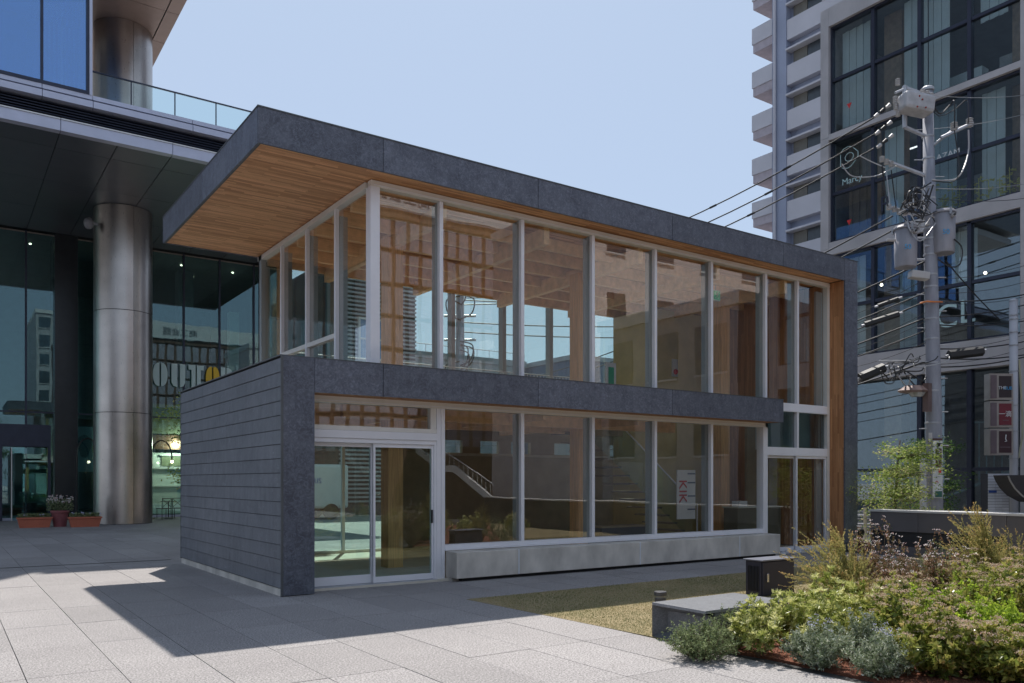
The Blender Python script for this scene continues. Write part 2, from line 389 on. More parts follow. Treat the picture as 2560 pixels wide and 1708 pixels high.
# ---- glazing helpers
mull_n = 0
def vmull(x, z0, z1, w=.065, d0=.03, d1=.24, mat=None, par=None, y=YG):
    """vertical mullion of a front (Y) glazing: bright cap outside, grey fin inside"""
    m = bx('mullion', x-w/2, x+w/2, y-d0, y+.045, z0, z1, mat or alum, par or pav)
    bx('mullion_fin', x-w/2+.008, x+w/2-.008, y+.056, y+d1, z0, z1, grey_fin, m)
    return m
def pane(x0, x1, z0, z1, y=YG, mat=None, nm='window_pane', par=None):
    # panes never sit in exactly one plane: a millimetre or two out at each corner
    m = MB().box(x0, x1, y+.046, y+.054, z0, z1); j = [random.uniform(-.0022, .0022) for _ in range(3)]
    m.v = [(a, b+j[0]+j[1]*(a-x0)/(x1-x0)+j[2]*(c-z0)/(z1-z0), c) for a, b, c in m.v]
    return obj(nm, m, mat or gl_pav, par or pav)
UM = [6.633, 8.242, 9.833, 11.417, 13.015, 14.74, 15.848]
xs = [5.544]+UM+[16.96]
for a, b in zip(xs[:-1], xs[1:]): pane(a, b, 3.36, 6.12)
for x in UM: vmull(x, 3.34, 6.10)
bx('head_frame', 5.40, 17.028, YG-.035, YG+.09, 6.105, 6.198, alum_warm, pav)
bx('head_bead', 5.45, 17.02, YG-.045, YG-.036, 6.125, 6.135, alum, pav)
bx('sill_frame', 5.40, 14.78, YG-.03, YG+.09, 3.31, 3.365, alum, pav)
bx('corner_post', 5.39, 5.544, YG-.035, YG+.13, 3.34, 6.104, alum, pav)
bx('jamb_frame', 16.935, 17.028, YG-.03, YG+.09, .03, 6.104, alum_warm, pav)
bx('jamb_fin', 16.70, 16.93, YG+.1, YG+.16, .04, 6.0, grey_fin, pav)
# left side glazing (X plane)
XG = 5.39
SY = [11.70, 12.876, 14.194, 15.511, 16.818]
for i, (a, b) in enumerate(zip(SY[:-1], SY[1:])):
    if i in (1, 2):
        bx('window_pane', XG+.046, XG+.054, a+.03, b-.03, 4.06, 6.12, gl_pav, pav)
        s_ = bx('casement_frame', XG-.012, XG+.06, a+.032, b-.032, 3.98, 4.055, alum_warm, pav)
        bx('window_pane', XG+.046, XG+.054, a+.03, b-.03, 3.36, 3.975, gl_pav, pav)
    else: bx('window_pane', XG+.046, XG+.054, a+.03, b-.03, 3.36, 6.12, gl_pav, pav)
for y in SY[1:]:
    m = bx('mullion', XG-.02, XG+.045, y-.03, y+.03, 3.34, 6.104, alum, pav); bx('mullion_fin', XG+.056, XG+.2, y-.022, y+.022, 3.34, 6.0, grey_fin, m)
bx('head_frame', XG-.02, XG+.09, YG+.131, YB-.06, 6.105, 6.198, alum_warm, pav)
bx('sill_frame', XG-.02, XG+.09, YG+.131, YB-.06, 3.30, 3.365, alum_warm, pav)
# back glazing, upper
ybk = 16.80
bxs = [5.42, 6.9, 8.43, 9.9, 11.35, 12.8, 14.2, 15.5, 16.25]
for a, b in zip(bxs[:-1], bxs[1:]): bx('back_pane', a, b, ybk, ybk+.008, 3.3, 6.12, gl_door, pav)
for x in bxs: bx('back_mullion', x-.05, x+.05, ybk-.14, ybk+.05, 3.25, 6.2, grey_fin, pav)
bx('back_head', 5.4, 16.3, ybk-.05, ybk+.05, 6.12, 6.21, alum, pav)
ochre = M('ochre_board', (.60, .48, .21), .7, var=.12, scale=2)
umber = M('umber_wall', (.30, .25, .17), .8, var=.15)
bx('inner_wall', 16.3, 17.03, 16.66, 16.84, .035, 6.2, ochre, pav)
bx('inner_wall', 14.9, 17.03, 15.10, 15.22, .035, 5.98, ochre, pav)
bx('inner_wall', 14.84, 14.90, 15.10, 16.6, .035, 5.98, ochre, pav)
# back wall, lower: glass up to 8.4, then solid with small windows
for a, b in ((4.5, 5.9), (5.9, 7.2), (7.2, 8.3)):
    bx('back_pane', a+.03, b-.03, ybk, ybk+.008, .1, 2.8, gl_door, pav)
    bx('back_mullion', b-.03, b+.03, ybk-.03, ybk+.06, .03, 2.85, alum, pav)
bx('back_sill', 4.4, 8.3, ybk-.04, ybk+.06, .036, .1, alum_warm, pav)
bx('back_head', 4.4, 8.3, ybk-.04, ybk+.06, 2.8, 2.9, alum, pav)
cut = [8.36, 9.7, 10.2, 10.7, 11.25, 11.6, 12.2, 12.95, 13.65, 14.84]
bx('back_wall', 8.36, 16.29, ybk-.06, ybk+.06, .036, 2.27, umber, pav)
bx('back_wall', 8.36, 16.29, ybk-.06, ybk+.06, 2.57, 3.24, umber, pav)
for i in range(0, len(cut)-1):
    a, b = cut[i], cut[i+1]
    if i % 2: bx('back_pane', a, b, ybk, ybk+.01, 2.27, 2.57, gl_door, pav)
    else: bx('back_wall', a, b, ybk-.06, ybk+.06, 2.272, 2.568, umber, pav)
bx('back_ledge', 9.2, 14.8, ybk-.14, ybk-.062, 2.2, 2.26, M('pale_board', (.5, .46, .38), .6), pav)
# front glazing, lower
LM = [8.242, 9.833, 11.417, 13.015]
xs = [6.69]+LM+[14.62]
for a, b in zip(xs[:-1], xs[1:]): pane(a, b, .575, 2.77)
for x in LM: vmull(x, .56, 2.765)
bx('head_frame', 4.35, 14.78, YG-.035, YG+.09, 2.765, 2.86, alum_warm, pav)
bx('head_bead', 4.36, 14.7, YG-.045, YG-.036, 2.79, 2.80, alum, pav)
bx('sill_frame', 6.69, 14.62, YG-.035, YG+.09, .49, .572, alum, pav)
bx('sill_bead', 6.69, 14.62, YG-.06, YG-.036, .478, .515, alum, pav)
bx('mullion', 6.545, 6.62, YG-.035, YG+.12, .02, 2.764, alum, pav); bx('mullion', 6.623, 6.69, YG-.045, YG+.12, .02, 2.764, alum, pav)
bx('mullion', 14.62, 14.70, YG-.045, YG+.12, .3, 2.764, alum, pav); bx('mullion', 14.703, 14.78, YG-.035, YG+.2, .02, 3.30, alum, pav)
# main entrance: two sliding leaves below a transom light
bx('transom_pane', 4.36, 6.44, YG+.046, YG+.054, 2.43, 2.764, gl_pav, pav)
bx('transom_jamb', 6.44, 6.542, YG-.02, YG+.08, 2.43, 2.764, alum_warm, pav)
bx('door_head', 4.35, 6.542, YG-.05, YG+.12, 2.245, 2.36, alum, pav)
bx('door_head', 4.35, 6.542, YG-.035, YG+.12, 2.363, 2.428, alum_warm, pav)
bx('door_head', 4.35, 6.542, YG-.03, YG+.12, 2.178, 2.242, alum, pav)
for x0, x1, y, bz in ((4.36, 5.47, YG+.06, .17), (5.45, 6.50, YG-.005, .13)):
    dl = thing  # leaf frame
    f = MB(); t = .035
    f.box(x0, x0+t, y, y+.04, .04, 2.175); f.box(x1-t, x1, y, y+.04, .04, 2.175)
    f.box(x0+t, x1-t, y+.001, y+.039, .04, bz); f.box(x0+t, x1-t, y+.001, y+.039, 2.12, 2.175)
    lf = obj('sliding_door', f, alum, pav)
    bx('door_pane', x0+t, x1-t, y+.016, y+.024, bz, 2.12, gl_door, lf)
    if x0 > 5: bx('door_handle', x1-.05, x1-.02, y-.02, y-.001, .93, 1.14, black, lf)
bx('door_jamb', 6.50, 6.543, YG-.03, YG+.12, .02, 2.176, alum, pav)
bx('threshold', 4.352, 6.54, YG-.12, YG+.13, .0, .036, steel, pav)
# side entrance on the right: doors, transom light, rails
bx('rail', 14.782, 16.934, YG-.03, YG+.1, 2.167, 2.347, alum, pav)
bx('rail', 14.82, 16.934, YG-.03, YG+.1, 3.15, 3.335, alum, pav)
bx('rail_bead', 14.782, 16.934, YG-.045, YG-.031, 3.145, 3.165, white_p, pav)
for a, b in ((14.79, 15.82), (15.87, 16.93)): pane(a, b, 2.347, 3.15, mat=glass('grey_transom_glass', (.6, .66, .66), .10) if 'grey_transom_glass' not in MATS else MATS['grey_transom_glass'])
bx('mullion', 15.815, 15.875, YG-.03, YG+.09, 2.347, 3.15, alum, pav)
bx('reflection_panel', 14.80, 16.9, YG+.30, YG+.31, 2.3, 3.2, M('reflection_pale', (.66, .70, .70), .8), pav)  # pale panel added behind the transom panes, stands in for their reflection
bx('mullion', 15.70, 15.74, YG+.09, YG+.12, 2.36, 3.14, alum, pav); bx('mullion', 16.78, 16.82, YG+.09, YG+.12, 2.36, 3.14, alum, pav)
for x0, x1, y in ((14.79, 15.88, YG+.06), (15.82, 16.92, YG-.005)):
    f = MB(); t = .04
    f.box(x0, x0+t, y, y+.04, .04, 2.165); f.box(x1-t, x1, y, y+.04, .04, 2.165)
    f.box(x0+t, x1-t, y+.001, y+.039, .04, .13); f.box(x0+t, x1-t, y+.001, y+.039, 2.11, 2.165)
    lf = obj('sliding_door', f, alum, pav); bx('door_pane', x0+t, x1-t, y+.016, y+.024, .13, 2.11, gl_pav, lf)
bx('threshold', 14.79, 17.02, YG-.12, YG+.12, .0, .036, steel, pav)
# inner lobby box behind the side entrance
bx('inner_wall', 15.9, 17.02, 13.0, 13.08, .036, 2.9, umber, pav)
# handrail and upper-level balustrade
rl = MB()
for z in (4.2, 4.05): rl.tube([(5.6, 16.2, z), (13.3, 16.2, z)], .012, 6)
obj('guard_rail', rl, steel, pav)
for i in range(24): bx('baluster', 11.0+i*.1, 11.012+i*.1, 16.19, 16.21, 3.26, 4.19, steel, pav)
# ---- stairs inside (rising to the left behind the last lower window)
st = thing('staircase', 'dark timber staircase with glass balustrade inside the right end of the pavilion', 'stairs', (14.0, 14.4, .035))
for i in range(15):
    x = 15.2-i*.26; z = .035+.19*(i+1)
    bx('stair_tread', x-.27, x, 14.1, 15.05, z-.04, z, M('tread', (.22, .17, .12), .5), st)
bx('stringer', 11.3, 11.32, 14.06, 14.09, .04, .05, black, st)
sg = MB().prism([(15.25, .04), (15.25, 1.0), (11.4, 3.9), (11.4, 2.9)], 1, 14.04, 14.052); obj('balustrade_glass', sg, gl_door, st)
obj('handrail', MB().tube([(15.25, 14.045, 1.02), (11.4, 14.045, 3.92)], .02, 8), alum, st)
obj('newel_post', MB().tube([(15.3, 14.045, .04), (15.3, 14.045, 1.05)], .02, 8), alum, st)
# ---- things inside
def simple(name, label, cat, mb, mat, loc, **k):
    o = obj(name, mb, mat, **k); tag(o, label, cat); return o
t = thing('exit_sign', 'green running man exit sign hanging by the upper window', 'exit sign', (14.5, 12.75, 5.72))
bx('sign_box', 14.38, 14.62, 12.72, 12.78, 5.70, 5.94, white_p, t)
bx('sign_face', 14.40, 14.60, 12.712, 12.719, 5.72, 5.92, emit('exit_green', (.02, .22, .10), .15), t)
mm = MB(); mm.ball((14.52, 12.708, 5.88), .017, 8); mm.tube([(14.51, 12.708, 5.86), (14.50, 12.708, 5.80)], .014, 6); mm.tube([(14.50, 12.708, 5.80), (14.54, 12.708, 5.77), (14.53, 12.708, 5.735)], .008, 6); mm.tube([(14.50, 12.708, 5.80), (14.47, 12.708, 5.77), (14.44, 12.708, 5.77)], .008, 6); mm.tube([(14.51, 12.708, 5.855), (14.47, 12.708, 5.83), (14.45, 12.708, 5.85)], .006, 6); mm.tube([(14.51, 12.708, 5.855), (14.55, 12.708, 5.83)], .006, 6)
obj('pictogram', mm, white_p, t); obj('hanger', MB().tube([(14.5, 12.75, 5.94), (14.5, 12.75, 6.2)], .01, 6), steel, t)
t = thing('notice_stand', 'white notice stand with green panel on the upper floor behind the window', 'sign', (12.35, 13.9, 3.25))
bx('board', 12.2, 12.5, 13.89, 13.92, 3.5, 4.25, white_p, t); bx('green_panel', 12.27, 12.43, 13.88, 13.889, 3.62, 4.15, M('green_ink', (.02, .35, .18), .5), t)
obj('stand_foot', MB().lathe([(.14, 0), (.14, .02), (.015, .03), (.015, .26)], (12.35, 13.92, 3.25), 16), steel, t)
t = thing('fire_alarm_panel', 'white wall plate with a red fire alarm button on the ochre wall', 'alarm', (15.6, 15.06, 4.4))
bx('plate', 15.5, 15.7, 15.07, 15.099, 4.3, 4.75, white_p, t); obj('red_button', MB().ball((15.6, 15.06, 4.42), .07, 12), M('red', (.55, .02, .02), .4), t)
t = thing('poster_board', 'white board with red upright letters KIK leaning inside the lower window', 'poster', (13.75, 12.9, 1.05))
bx('board', 13.47, 14.05, 12.95, 12.98, .75, 1.85, white_p, t)
text('lettering', 'KIK', .34, M('red_ink', (.5, .02, .02), .5), t, (13.62, 12.93, 1.37), (math.pi/2, math.pi/2, 0), .004)
for z in (.95, 1.25, 1.55, 1.75): bx('shelf_line', 13.8, 14.03, 12.935, 12.948, z, z+.03, M('poster_blue', (.10, .14, .22), .5), t)
t = thing('counter_cabinet', 'dark waist-high cabinet standing behind the lower window', 'cabinet', (11.8, 13.2, .04))
bx('carcass', 11.3, 12.6, 13.0, 13.5, .04, .62, M('charcoal_board', (.07, .075, .085), .6), t); bx('worktop', 11.27, 12.63, 12.98, 13.52, .62, .65, umber, t)
t = thing('reception_desk', 'low dark desk with a pale box on it seen through the right lower doors', 'desk', (15.4, 12.6, .04))
bx('desk_body', 14.95, 16.5, 12.5, 12.9, .04, .98, M('olive_board', (.14, .13, .09), .6), t); bx('desk_top', 14.93, 16.55, 12.47, 12.93, .98, 1.01, M('pale_board2', (.5, .5, .44), .5), t)
tag(bx('paper_box', 15.05, 15.35, 12.55, 12.75, 1.01, 1.14, white_p, None), 'small white paper box lying on the reception desk', 'box')
# ---- concrete bench along the windows
bn = thing('concrete_bench', 'long cast concrete bench with white joints below the lower windows', 'bench', (10.7, 11.35, 0))
bj = [6.687, 7.903, 10.653, 13.433, 14.742]
for a, b in zip(bj[:-1], bj[1:]): bx('bench_segment', a+.012, b-.012, YF+.02, YG-.06, .055, .47, concrete, bn, bevel=.008)
for x in bj[1:-1]: bx('joint_strip', x-.011, x+.011, YF+.022, YG-.062, .058, .467, white_joint, bn)
bx('shadow_gap', 6.85, 14.7, YF+.12, YG-.08, 0.0, .054, black, bn)  # black colour stands in for the shade in the gap under the bench
bx('base_end', 6.70, 6.84, YF+.2, YG-.07, 0.0, .054, concrete, bn)
# ================================================================ OFFICE TOWER (left)
tw = thing('office_tower', 'large dark office tower with metal soffit, glass lobby and big round columns', 'office building', (0, 38, 0))
dk = M('dark_metal_panel', (.13, .14, .16), .36, .3, var=.08, scale=.8, rnd=.06)
brn = M('bronze_soffit', (.34, .24, .21), .4, .3, var=.06, rnd=.05)
pale = M('pale_fascia', (.52, .53, .64), .4, .2, var=.05)
navy = M('navy_frame', (.04, .045, .07), .4, .5)
lob_dark = M('lobby_dark', (.09, .10, .115), .5, var=.2)
ZS = 11.85; YFt = 27.3; YL = 39.0; XR = 13.6
# soffit panels
sp_me = mesh_of(MB().box(.012, 1.54, .012, 3.29, 0, .03), dk, name='soffit_panel')
x = 2.903-1.552*9
while x < XR-1.4:
    for j in range(4):
        y = YFt-1.75+.25+3.3*j-.0
        if j == 0:
            bx('soffit_panel', x+.012, x+1.54, YFt+.02, 28.8-.012, ZS, ZS+.03, dk, tw)
        else: piece('soffit_panel', sp_me, tw, (x, 28.8+3.3*(j-1), ZS))
    x += 1.552
bx('slab', -12, XR, YFt+.3, 46, ZS+.04, 12.15, black, tw)
def run(name, edges, y0, y1, z0, z1, mat):
    for a, b in zip(edges[:-1], edges[1:]): bx(name, a+.008, b-.008, y0, y1, z0, z1, mat, tw)
run('fascia_strip', [-12, -3.3, -.2, 2.903, 6.0, 9.1, XR], YFt-.02, YFt+.25, ZS-.01, 12.16, pale)
run('fascia_cap', [-12, -3.3, -.2, 2.903, 6.0, 9.1, XR], YFt-.05, YFt+.02, 12.165, 12.20, white_p)
bx('louvre_back', -12, XR, YFt+.45, YFt+.5, 12.15, 12.75, black, tw)
for k in range(6): bx('louvre_slat', -12, XR, YFt+.16, YFt+.32, 12.25+.08*k, 12.268+.08*k, navy, tw)
run('ledge_strip', [-12, -1.5, 2.43, 3.75, 6.6, 9.8, XR], YFt-.06, YFt+.4, 12.71, 12.90, pale)
run('ledge_strip', [-12, -1.5, 2.43, 3.75, 6.6, 9.8, XR], YFt+.10, YFt+.4, 12.905, 12.965, navy)
run('ledge_strip', [-12, -1.5, 2.43, 3.75, 6.6, 9.8, XR], YFt+.02, YFt+.4, 12.97, 13.10, pale)
bx('terrace_slab', -12, XR, YFt+.41, 46, 12.7, 13.0, M('terrace', (.3, .3, .3), .8), tw)
# upper window wall
gl_blue = glass('blue_glass', (.25, .45, .75), .42, (.42, .66, 1.0), wav=.03)
wx = [-4.2, -2.85, -1.5, -.2, 1.1, 2.43, 3.62]
for a, b in zip(wx[:-1], wx[1:]):
    p = bx('window', a+.035, b-.035, YFt+.12, YFt+.14, 13.2, 18.6, gl_blue, tw)
for a in wx: bx('window_mullion', a-.035, a+.035, YFt+.03, YFt+.22, 13.1, 18.7, navy, tw)
bx('corner_mullion', 3.66, 3.74, YFt+.0, YFt+.26, 13.1, 18.7, pale, tw)
bx('window_sill', -12, 3.65, YFt+.0, YFt+.3, 13.101, 13.2, navy, tw)
bx('side_wall', 3.68, 3.72, YFt+.27, 33, 13.0, 18.7, gl_blue, tw)
bx('room_ceiling', -12, 3.6, YFt+.3, 36, 18.2, 18.6, white_p, tw)
bx('room_back', -12, 3.6, 34, 34.1, 13.0, 18.2, M('room_blue', (.12, .2, .35), .8), tw)
cur = M('curtain', (.5, .55, .6), .9)
for i in range(9): bx('curtain', 2.5+.13*i, 2.56+.13*i, YFt+.5, YFt+.56, 13.1, 17.6, cur, tw)
# upper mass and its bronze soffit
bx('upper_mass', -12, 7.10, 27.0, 46, 18.78, 40, dk, tw)
for j in range(7):
    y = 27.0+2.4*j
    for a, b in ((-4, -.6), (-.6, 2.8), (2.8, 6.75), (6.77, 7.23)): bx('soffit_panel', a+.01, b-.01, y+.01, y+2.39, 18.70, 18.77, brn, tw)
bx('shade_slab', 7.24, 12.5, 26.8, 31.5, 21.1, 21.8, dk, tw)  # added slab above the view, only there to cast the plaza shadow edge
# terrace rail
rx_ = [3.76, 5.015, 6.337, 7.65, 8.95, 10.25, 11.55, 12.85]
for a, b in zip(rx_[:-1], rx_[1:]): bx('rail_pane', a+.02, b-.02, 28.5, 28.52, 13.05, 14.33, gl_rail, tw)
for a in rx_: bx('rail_post', a-.015, a+.015, 28.49, 28.53, 13.0, 14.35, navy, tw)
bx('rail_cap', 3.76, 12.85, 28.48, 28.54, 14.335, 14.37, navy, tw)
# columns in brushed steel with panel joints
def m_steel():
    m, n, b, o = nmat('brushed_steel'); p = pos(n, (1, 1, .1)); f = noise(n, p, 60, 3); f2 = noise(n, pos(n), .8, 3)
    c = ramp(n, f2, [(.3, (.42, .37, .335)), (.7, (.56, .50, .455))]); L(n, c, b.inputs['Base Color']); b.inputs['Metallic'].default_value = 1
    L(n, ramp(n, f, [(.3, (.27,)*3), (.7, (.36,)*3)]), b.inputs['Roughness'])
    bp = N(n, 'ShaderNodeBump'); bp.inputs['Strength'].default_value = .14; bp.inputs['Distance'].default_value = .05; L(n, noise(n, pos(n, (1, 1, .9)), 1.1, 2), bp.inputs['Height']); L(n, bp.outputs[0], b.inputs['Normal']); return m
bst = m_steel()
def arc_panel(R, a0, a1, z0, z1, n=14):
    m = MB()
    for i in range(n+1):
        a = a0+(a1-a0)*i/n
        for r in (R, R-.03):
            for z in (z0, z1): m.v.append((r*math.cos(a), r*math.sin(a), z))
    for i in range(n):
        b = 4*i; c = b+4
        m.f += [(b, c, c+1, b+1), (b+2, b+3, c+3, c+2), (b+1, c+1, c+3, b+3), (b, b+2, c+2, c)]
    m.f += [(0, 1, 3, 2), (4*n, 4*n+2, 4*n+3, 4*n+1)]
    return m
def big_column(cx, cy, levels, label=None):
    inner = obj('column_core', MB().lathe([(.985, levels[0]), (.985, levels[-1])], (cx, cy, 0), 48), black, tw, smooth=False)
    a_s = math.radians(-79.5)
    for z0, z1 in zip(levels[:-1], levels[1:]):
        for k in range(2):
            m = arc_panel(1.02, a_s+.006+math.pi*k, a_s+math.pi*(k+1)-.006, z0+.012, z1-.012, 28)
            m.v = [(a+cx, b+cy, c) for a, b, c in m.v]
            q = obj('column_panel', m, bst, tw, smooth=False)
            # smooth only round the curve
            for f in q.data.polygons:
                if abs(f.normal.z) < .5: f.use_smooth = True
            for e_ in q.data.edges: pass
            q.data.set_sharp_from_angle(angle=math.radians(40))
big_column(5.74, 34.2, [0, 4.15, 7.95, 11.84])
big_column(5.74, 34.2, [13.0, 18.7])
# lobby glass wall
gl_lob = glass('lobby_glass', (.66, .86, .84), .09, (.75, .95, 1.0), wav=.02)
lx = [-6.4, -4.85, -3.3, -1.75, -.2, 1.35, 2.892, 4.445, 5.95, 7.5, 9.043, 10.619, 12.2, 13.5]
for a, b in zip(lx[:-1], lx[1:]):
    for z0, z1 in ((.1, 4.4), (4.46, ZS-.02)): bx('lobby_pane', a+.03, b-.03, YL, YL+.02, z0, z1, gl_lob, tw)
for a in lx: bx('lobby_mullion', a-.035, a+.035, YL-.08, YL+.12, 0.0, ZS-.001, navy, tw)
bx('lobby_transom', -6.4, 13.5, YL-.05, YL+.1, 4.4, 4.46, navy, tw)
bx('lobby_head', -6.4, 13.5, YL-.03, YL-.012, ZS-.09, ZS-.03, M('champagne', (.3, .27, .24), .4, .5), tw)
bx('lobby_sill', -6.4, 13.5, YL-.12, YL+.1, 0, .1, pale, tw)
bx('lobby_floor', -12, XR, YL+.15, 52, -.03, .02, M('lobby_floor', (.12, .12, .12), .3), tw)
bx('lobby_back', -12, XR, 51.5, 52, 0, ZS, lob_dark, tw)
bx('lobby_ceiling', -12, XR, YL+.15, 52, ZS-.01, ZS+.02, lob_dark, tw)
bx('lobby_side', XR-.1, XR, YL+.15, 52, 0, ZS, lob_dark, tw)
bx('lobby_mezzanine', -12, 13.4, 43, 51, 4.5, 4.9, lob_dark, tw)
bx('dark_pier', 3.9, 4.75, 38.7, 40.5, 0, ZS-.01, M('dark_stone', (.018, .02, .024), .25), tw)
bx('lobby_column', .2, .9, 42, 42.7, .02, ZS-.01, lob_dark, tw); bx('lobby_column', 9.5, 10.2, 42, 42.7, .02, ZS-.01, lob_dark, tw)
lit = emit('downlight', (1, .82, .6), 4)
for x, y in ((3.2, 41), (4.9, 41.5), (8.2, 42), (9.4, 41), (10.4, 43), (6.9, 43.5), (11.8, 41)):
    obj('downlight', MB().lathe([(.045, 0), (.045, .02)], (x, y, ZS-.04), 12), lit, tw)
# entrance vestibule
bx('vestibule_frame', 1.95, 3.75, YL-.35, YL-.1, 3.0, 3.9, navy, tw)
for x in (1.95, 3.65): bx('vestibule_post', x, x+.1, YL-.35, YL-.1, 0, 3.0, navy, tw)
bx('vestibule_post', 2.35, 2.39, YL-.34, YL-.28, 0, 2.95, alum_warm, tw)
bx('vestibule_glass', 2.4, 3.64, YL-.3, YL-.28, 0.05, 2.95, gl_lob, tw)
# cafe front
cw = M('cafe_wall', (.66, .70, .66), .6, var=.05)
bx('cafe_counter', 7.6, 10.4, 40.2, 40.5, 0.1, 2.9, cw, tw)
bx('cafe_window', 8.35, 9.3, 40.14, 40.19, 2.3, 2.75, M('cafe_panel', (.2, .22, .14), .4), tw)
wf = MB(); wf.box(8.27, 9.38, 40.1, 40.138, 2.76, 2.84); wf.box(8.0, 9.6, 40.05, 40.138, 2.18, 2.26); wf.box(9.31, 9.38, 40.1, 40.138, 2.28, 2.76); obj('cafe_window_frame', wf, white_p, tw)
bx('cafe_beam', 7.5, 10.6, 39.9, 40.0, 3.05, 3.7, M('copper_beam', (.14, .07, .045), .35, .6, var=.5, scale=3), tw)
bx('cafe_upper', 7.5, 10.6, 39.9, 40.0, 3.75, 5.1, M('moss_panel', (.07, .08, .05), .6, var=.3, scale=4), tw)
bx('white_fin', 7.62, 7.72, 39.5, 39.6, .1, 5.6, white_p, tw)
bx('white_fin', 12.5, 13.0, 44.0, 44.4, 5.0, 10.5, white_p, tw)
cl = bpy.data.lights.new('cafe_fill', 'POINT'); cl.energy = 70; cl.color = (1, .85, .65); cl.shadow_soft_size = .15; link('cafe_fill', cl, tw, (9.0, 39.45, 3.3))  # added fill light to brighten the cafe front, no fitting of its own
for z in (1.35,): bx('cafe_shelf', 7.5, 10.4, 40.1, 40.19, z, z+.04, white_p, tw)
# lettering on the lobby glass
let = M('letter_pale', (.55, .70, .68), .5, var=.03); lety = M('letter_yellow', (.75, .48, .03), .5, var=.03)
def halfdisc(cx, cz, w, h, side):
    pts = []
    for i in range(13):
        a = -math.pi/2+math.pi*i/12; pts.append((cx+side*w*math.cos(a)**.75 if abs(math.cos(a)) > 1e-6 else cx, cz+h*math.sin(a)))
    return pts
def letter(pts, mat):
    obj('letter', MB().prism(pts, 1, YL-.16, YL-.10), mat, lt)
lt = thing('shop_lettering', 'large pale stencil letters DOUTOR with a yellow O on the lobby glass', 'lettering', (9.2, YL-.13, 6.3))
zc, hh = 6.33, .52
x = 6.95
letter([(x, zc-hh), (x+.22, zc-hh), (x+.22, zc+hh), (x, zc+hh)], let); letter(halfdisc(x+.28, zc, .32, hh, 1), let)
x = 8.02; letter(halfdisc(x-.035, zc, .27, hh, -1), let); letter(halfdisc(x+.035, zc, .27, hh, 1), let)
x = 8.78; letter([(x-.05, zc+hh), (x-.29, zc+hh), (x-.29, zc-hh*.6), (x-.2, zc-hh*.9), (x-.05, zc-hh)], let); letter([(x+.07, zc+hh), (x+.29, zc+hh), (x+.29, zc-hh*.6), (x+.22, zc-hh*.9), (x+.07, zc-hh)], let)
x = 9.55; letter([(x-.33, zc+hh), (x-.03, zc+hh), (x-.03, zc-hh), (x-.2, zc-hh), (x-.2, zc+hh*.6), (x-.33, zc+hh*.6)], let); letter([(x+.33, zc+hh), (x+.03, zc+hh), (x+.03, zc-hh), (x+.2, zc-hh), (x+.2, zc+hh*.6), (x+.33, zc+hh*.6)], let)
x = 10.28; letter(halfdisc(x-.035, zc, .27, hh, -1), lety); letter(halfdisc(x+.035, zc, .27, hh, 1), lety)
x = 10.85; letter([(x-.2, zc-hh), (x, zc-hh), (x, zc+hh), (x-.2, zc+hh)], let); letter(halfdisc(x+.05, zc+.22, .28, .28, 1), let)
# picture board behind the glass
t = thing('picture_board', 'pale blue board with a drawn bird hanging behind the lobby glass', 'picture', (5.3, 39.6, 2.5))
bx('board', 4.55, 6.1, 39.55, 39.6, 2.0, 3.95, M('board_blue', (.22, .30, .36), .7, var=.05), t)
ink = M('board_ink', (.08, .12, .16), .7)
obj('drawn_bird', MB().prism([(5.1+.28*math.cos(a)*(1+.25*math.sin(3*a)), 3.1+.5*math.sin(a)) for a in [i*.4 for i in range(15)]], 1, 39.53, 39.545), ink, t)
obj('drawn_leaf', MB().prism([(5.6+.2*math.cos(a), 3.0+.35*math.sin(a)) for a in [i*.5 for i in range(12)]], 1, 39.535, 39.546), M('board_ochre', (.35, .24, .06), .7), t)
bx('frame_edge', 4.52, 4.55, 39.53, 39.6, 1.98, 3.97, white_p, t)
# arc lamps standing in front of the lobby
bulb = emit('bulb', (1, .78, .5), 5)
for i, (x, lab) in enumerate(((4.55, 'arched black lamp with glowing bulb left of the steel column'), (7.4, 'arched black lamp with glowing bulb right of the steel column'))):
    t = thing('arc_lamp', lab, 'lamp', (x, 37.6, 0), 'arched lamps in front of the lobby')
    pts = [(x, 37.6, .0), (x, 37.6, 2.6)]+[(x+.42-.42*math.cos(a), 37.6, 2.6+.75*math.sin(a)) for a in [i*math.pi/10 for i in range(1, 10)]]+[(x+.84, 37.6, 2.5)]
    obj('lamp_pole', MB().tube(pts, .03, 8), black, t); obj('lamp_base', MB().lathe([(.18, 0), (.18, .03), (.04, .05)], (x, 37.6, 0), 16), black, t)
    obj('bulb', MB().ball((x+.84, 37.6, 2.44), .06, 10), bulb, t)
# wall spotlight / camera on the column
t = thing('dome_camera', 'small round white security camera under the dark soffit beside the column', 'camera', (4.5, 33.65, 10.8))
obj('bracket', MB().tube([(4.55, 33.7, 11.1), (4.8, 33.8, 11.1)], .05, 6), steel, t); obj('dome', MB().ball((4.48, 33.65, 11.05), .17, 14, 1.3), M('camera_white', (.22, .22, .24), .3), t)
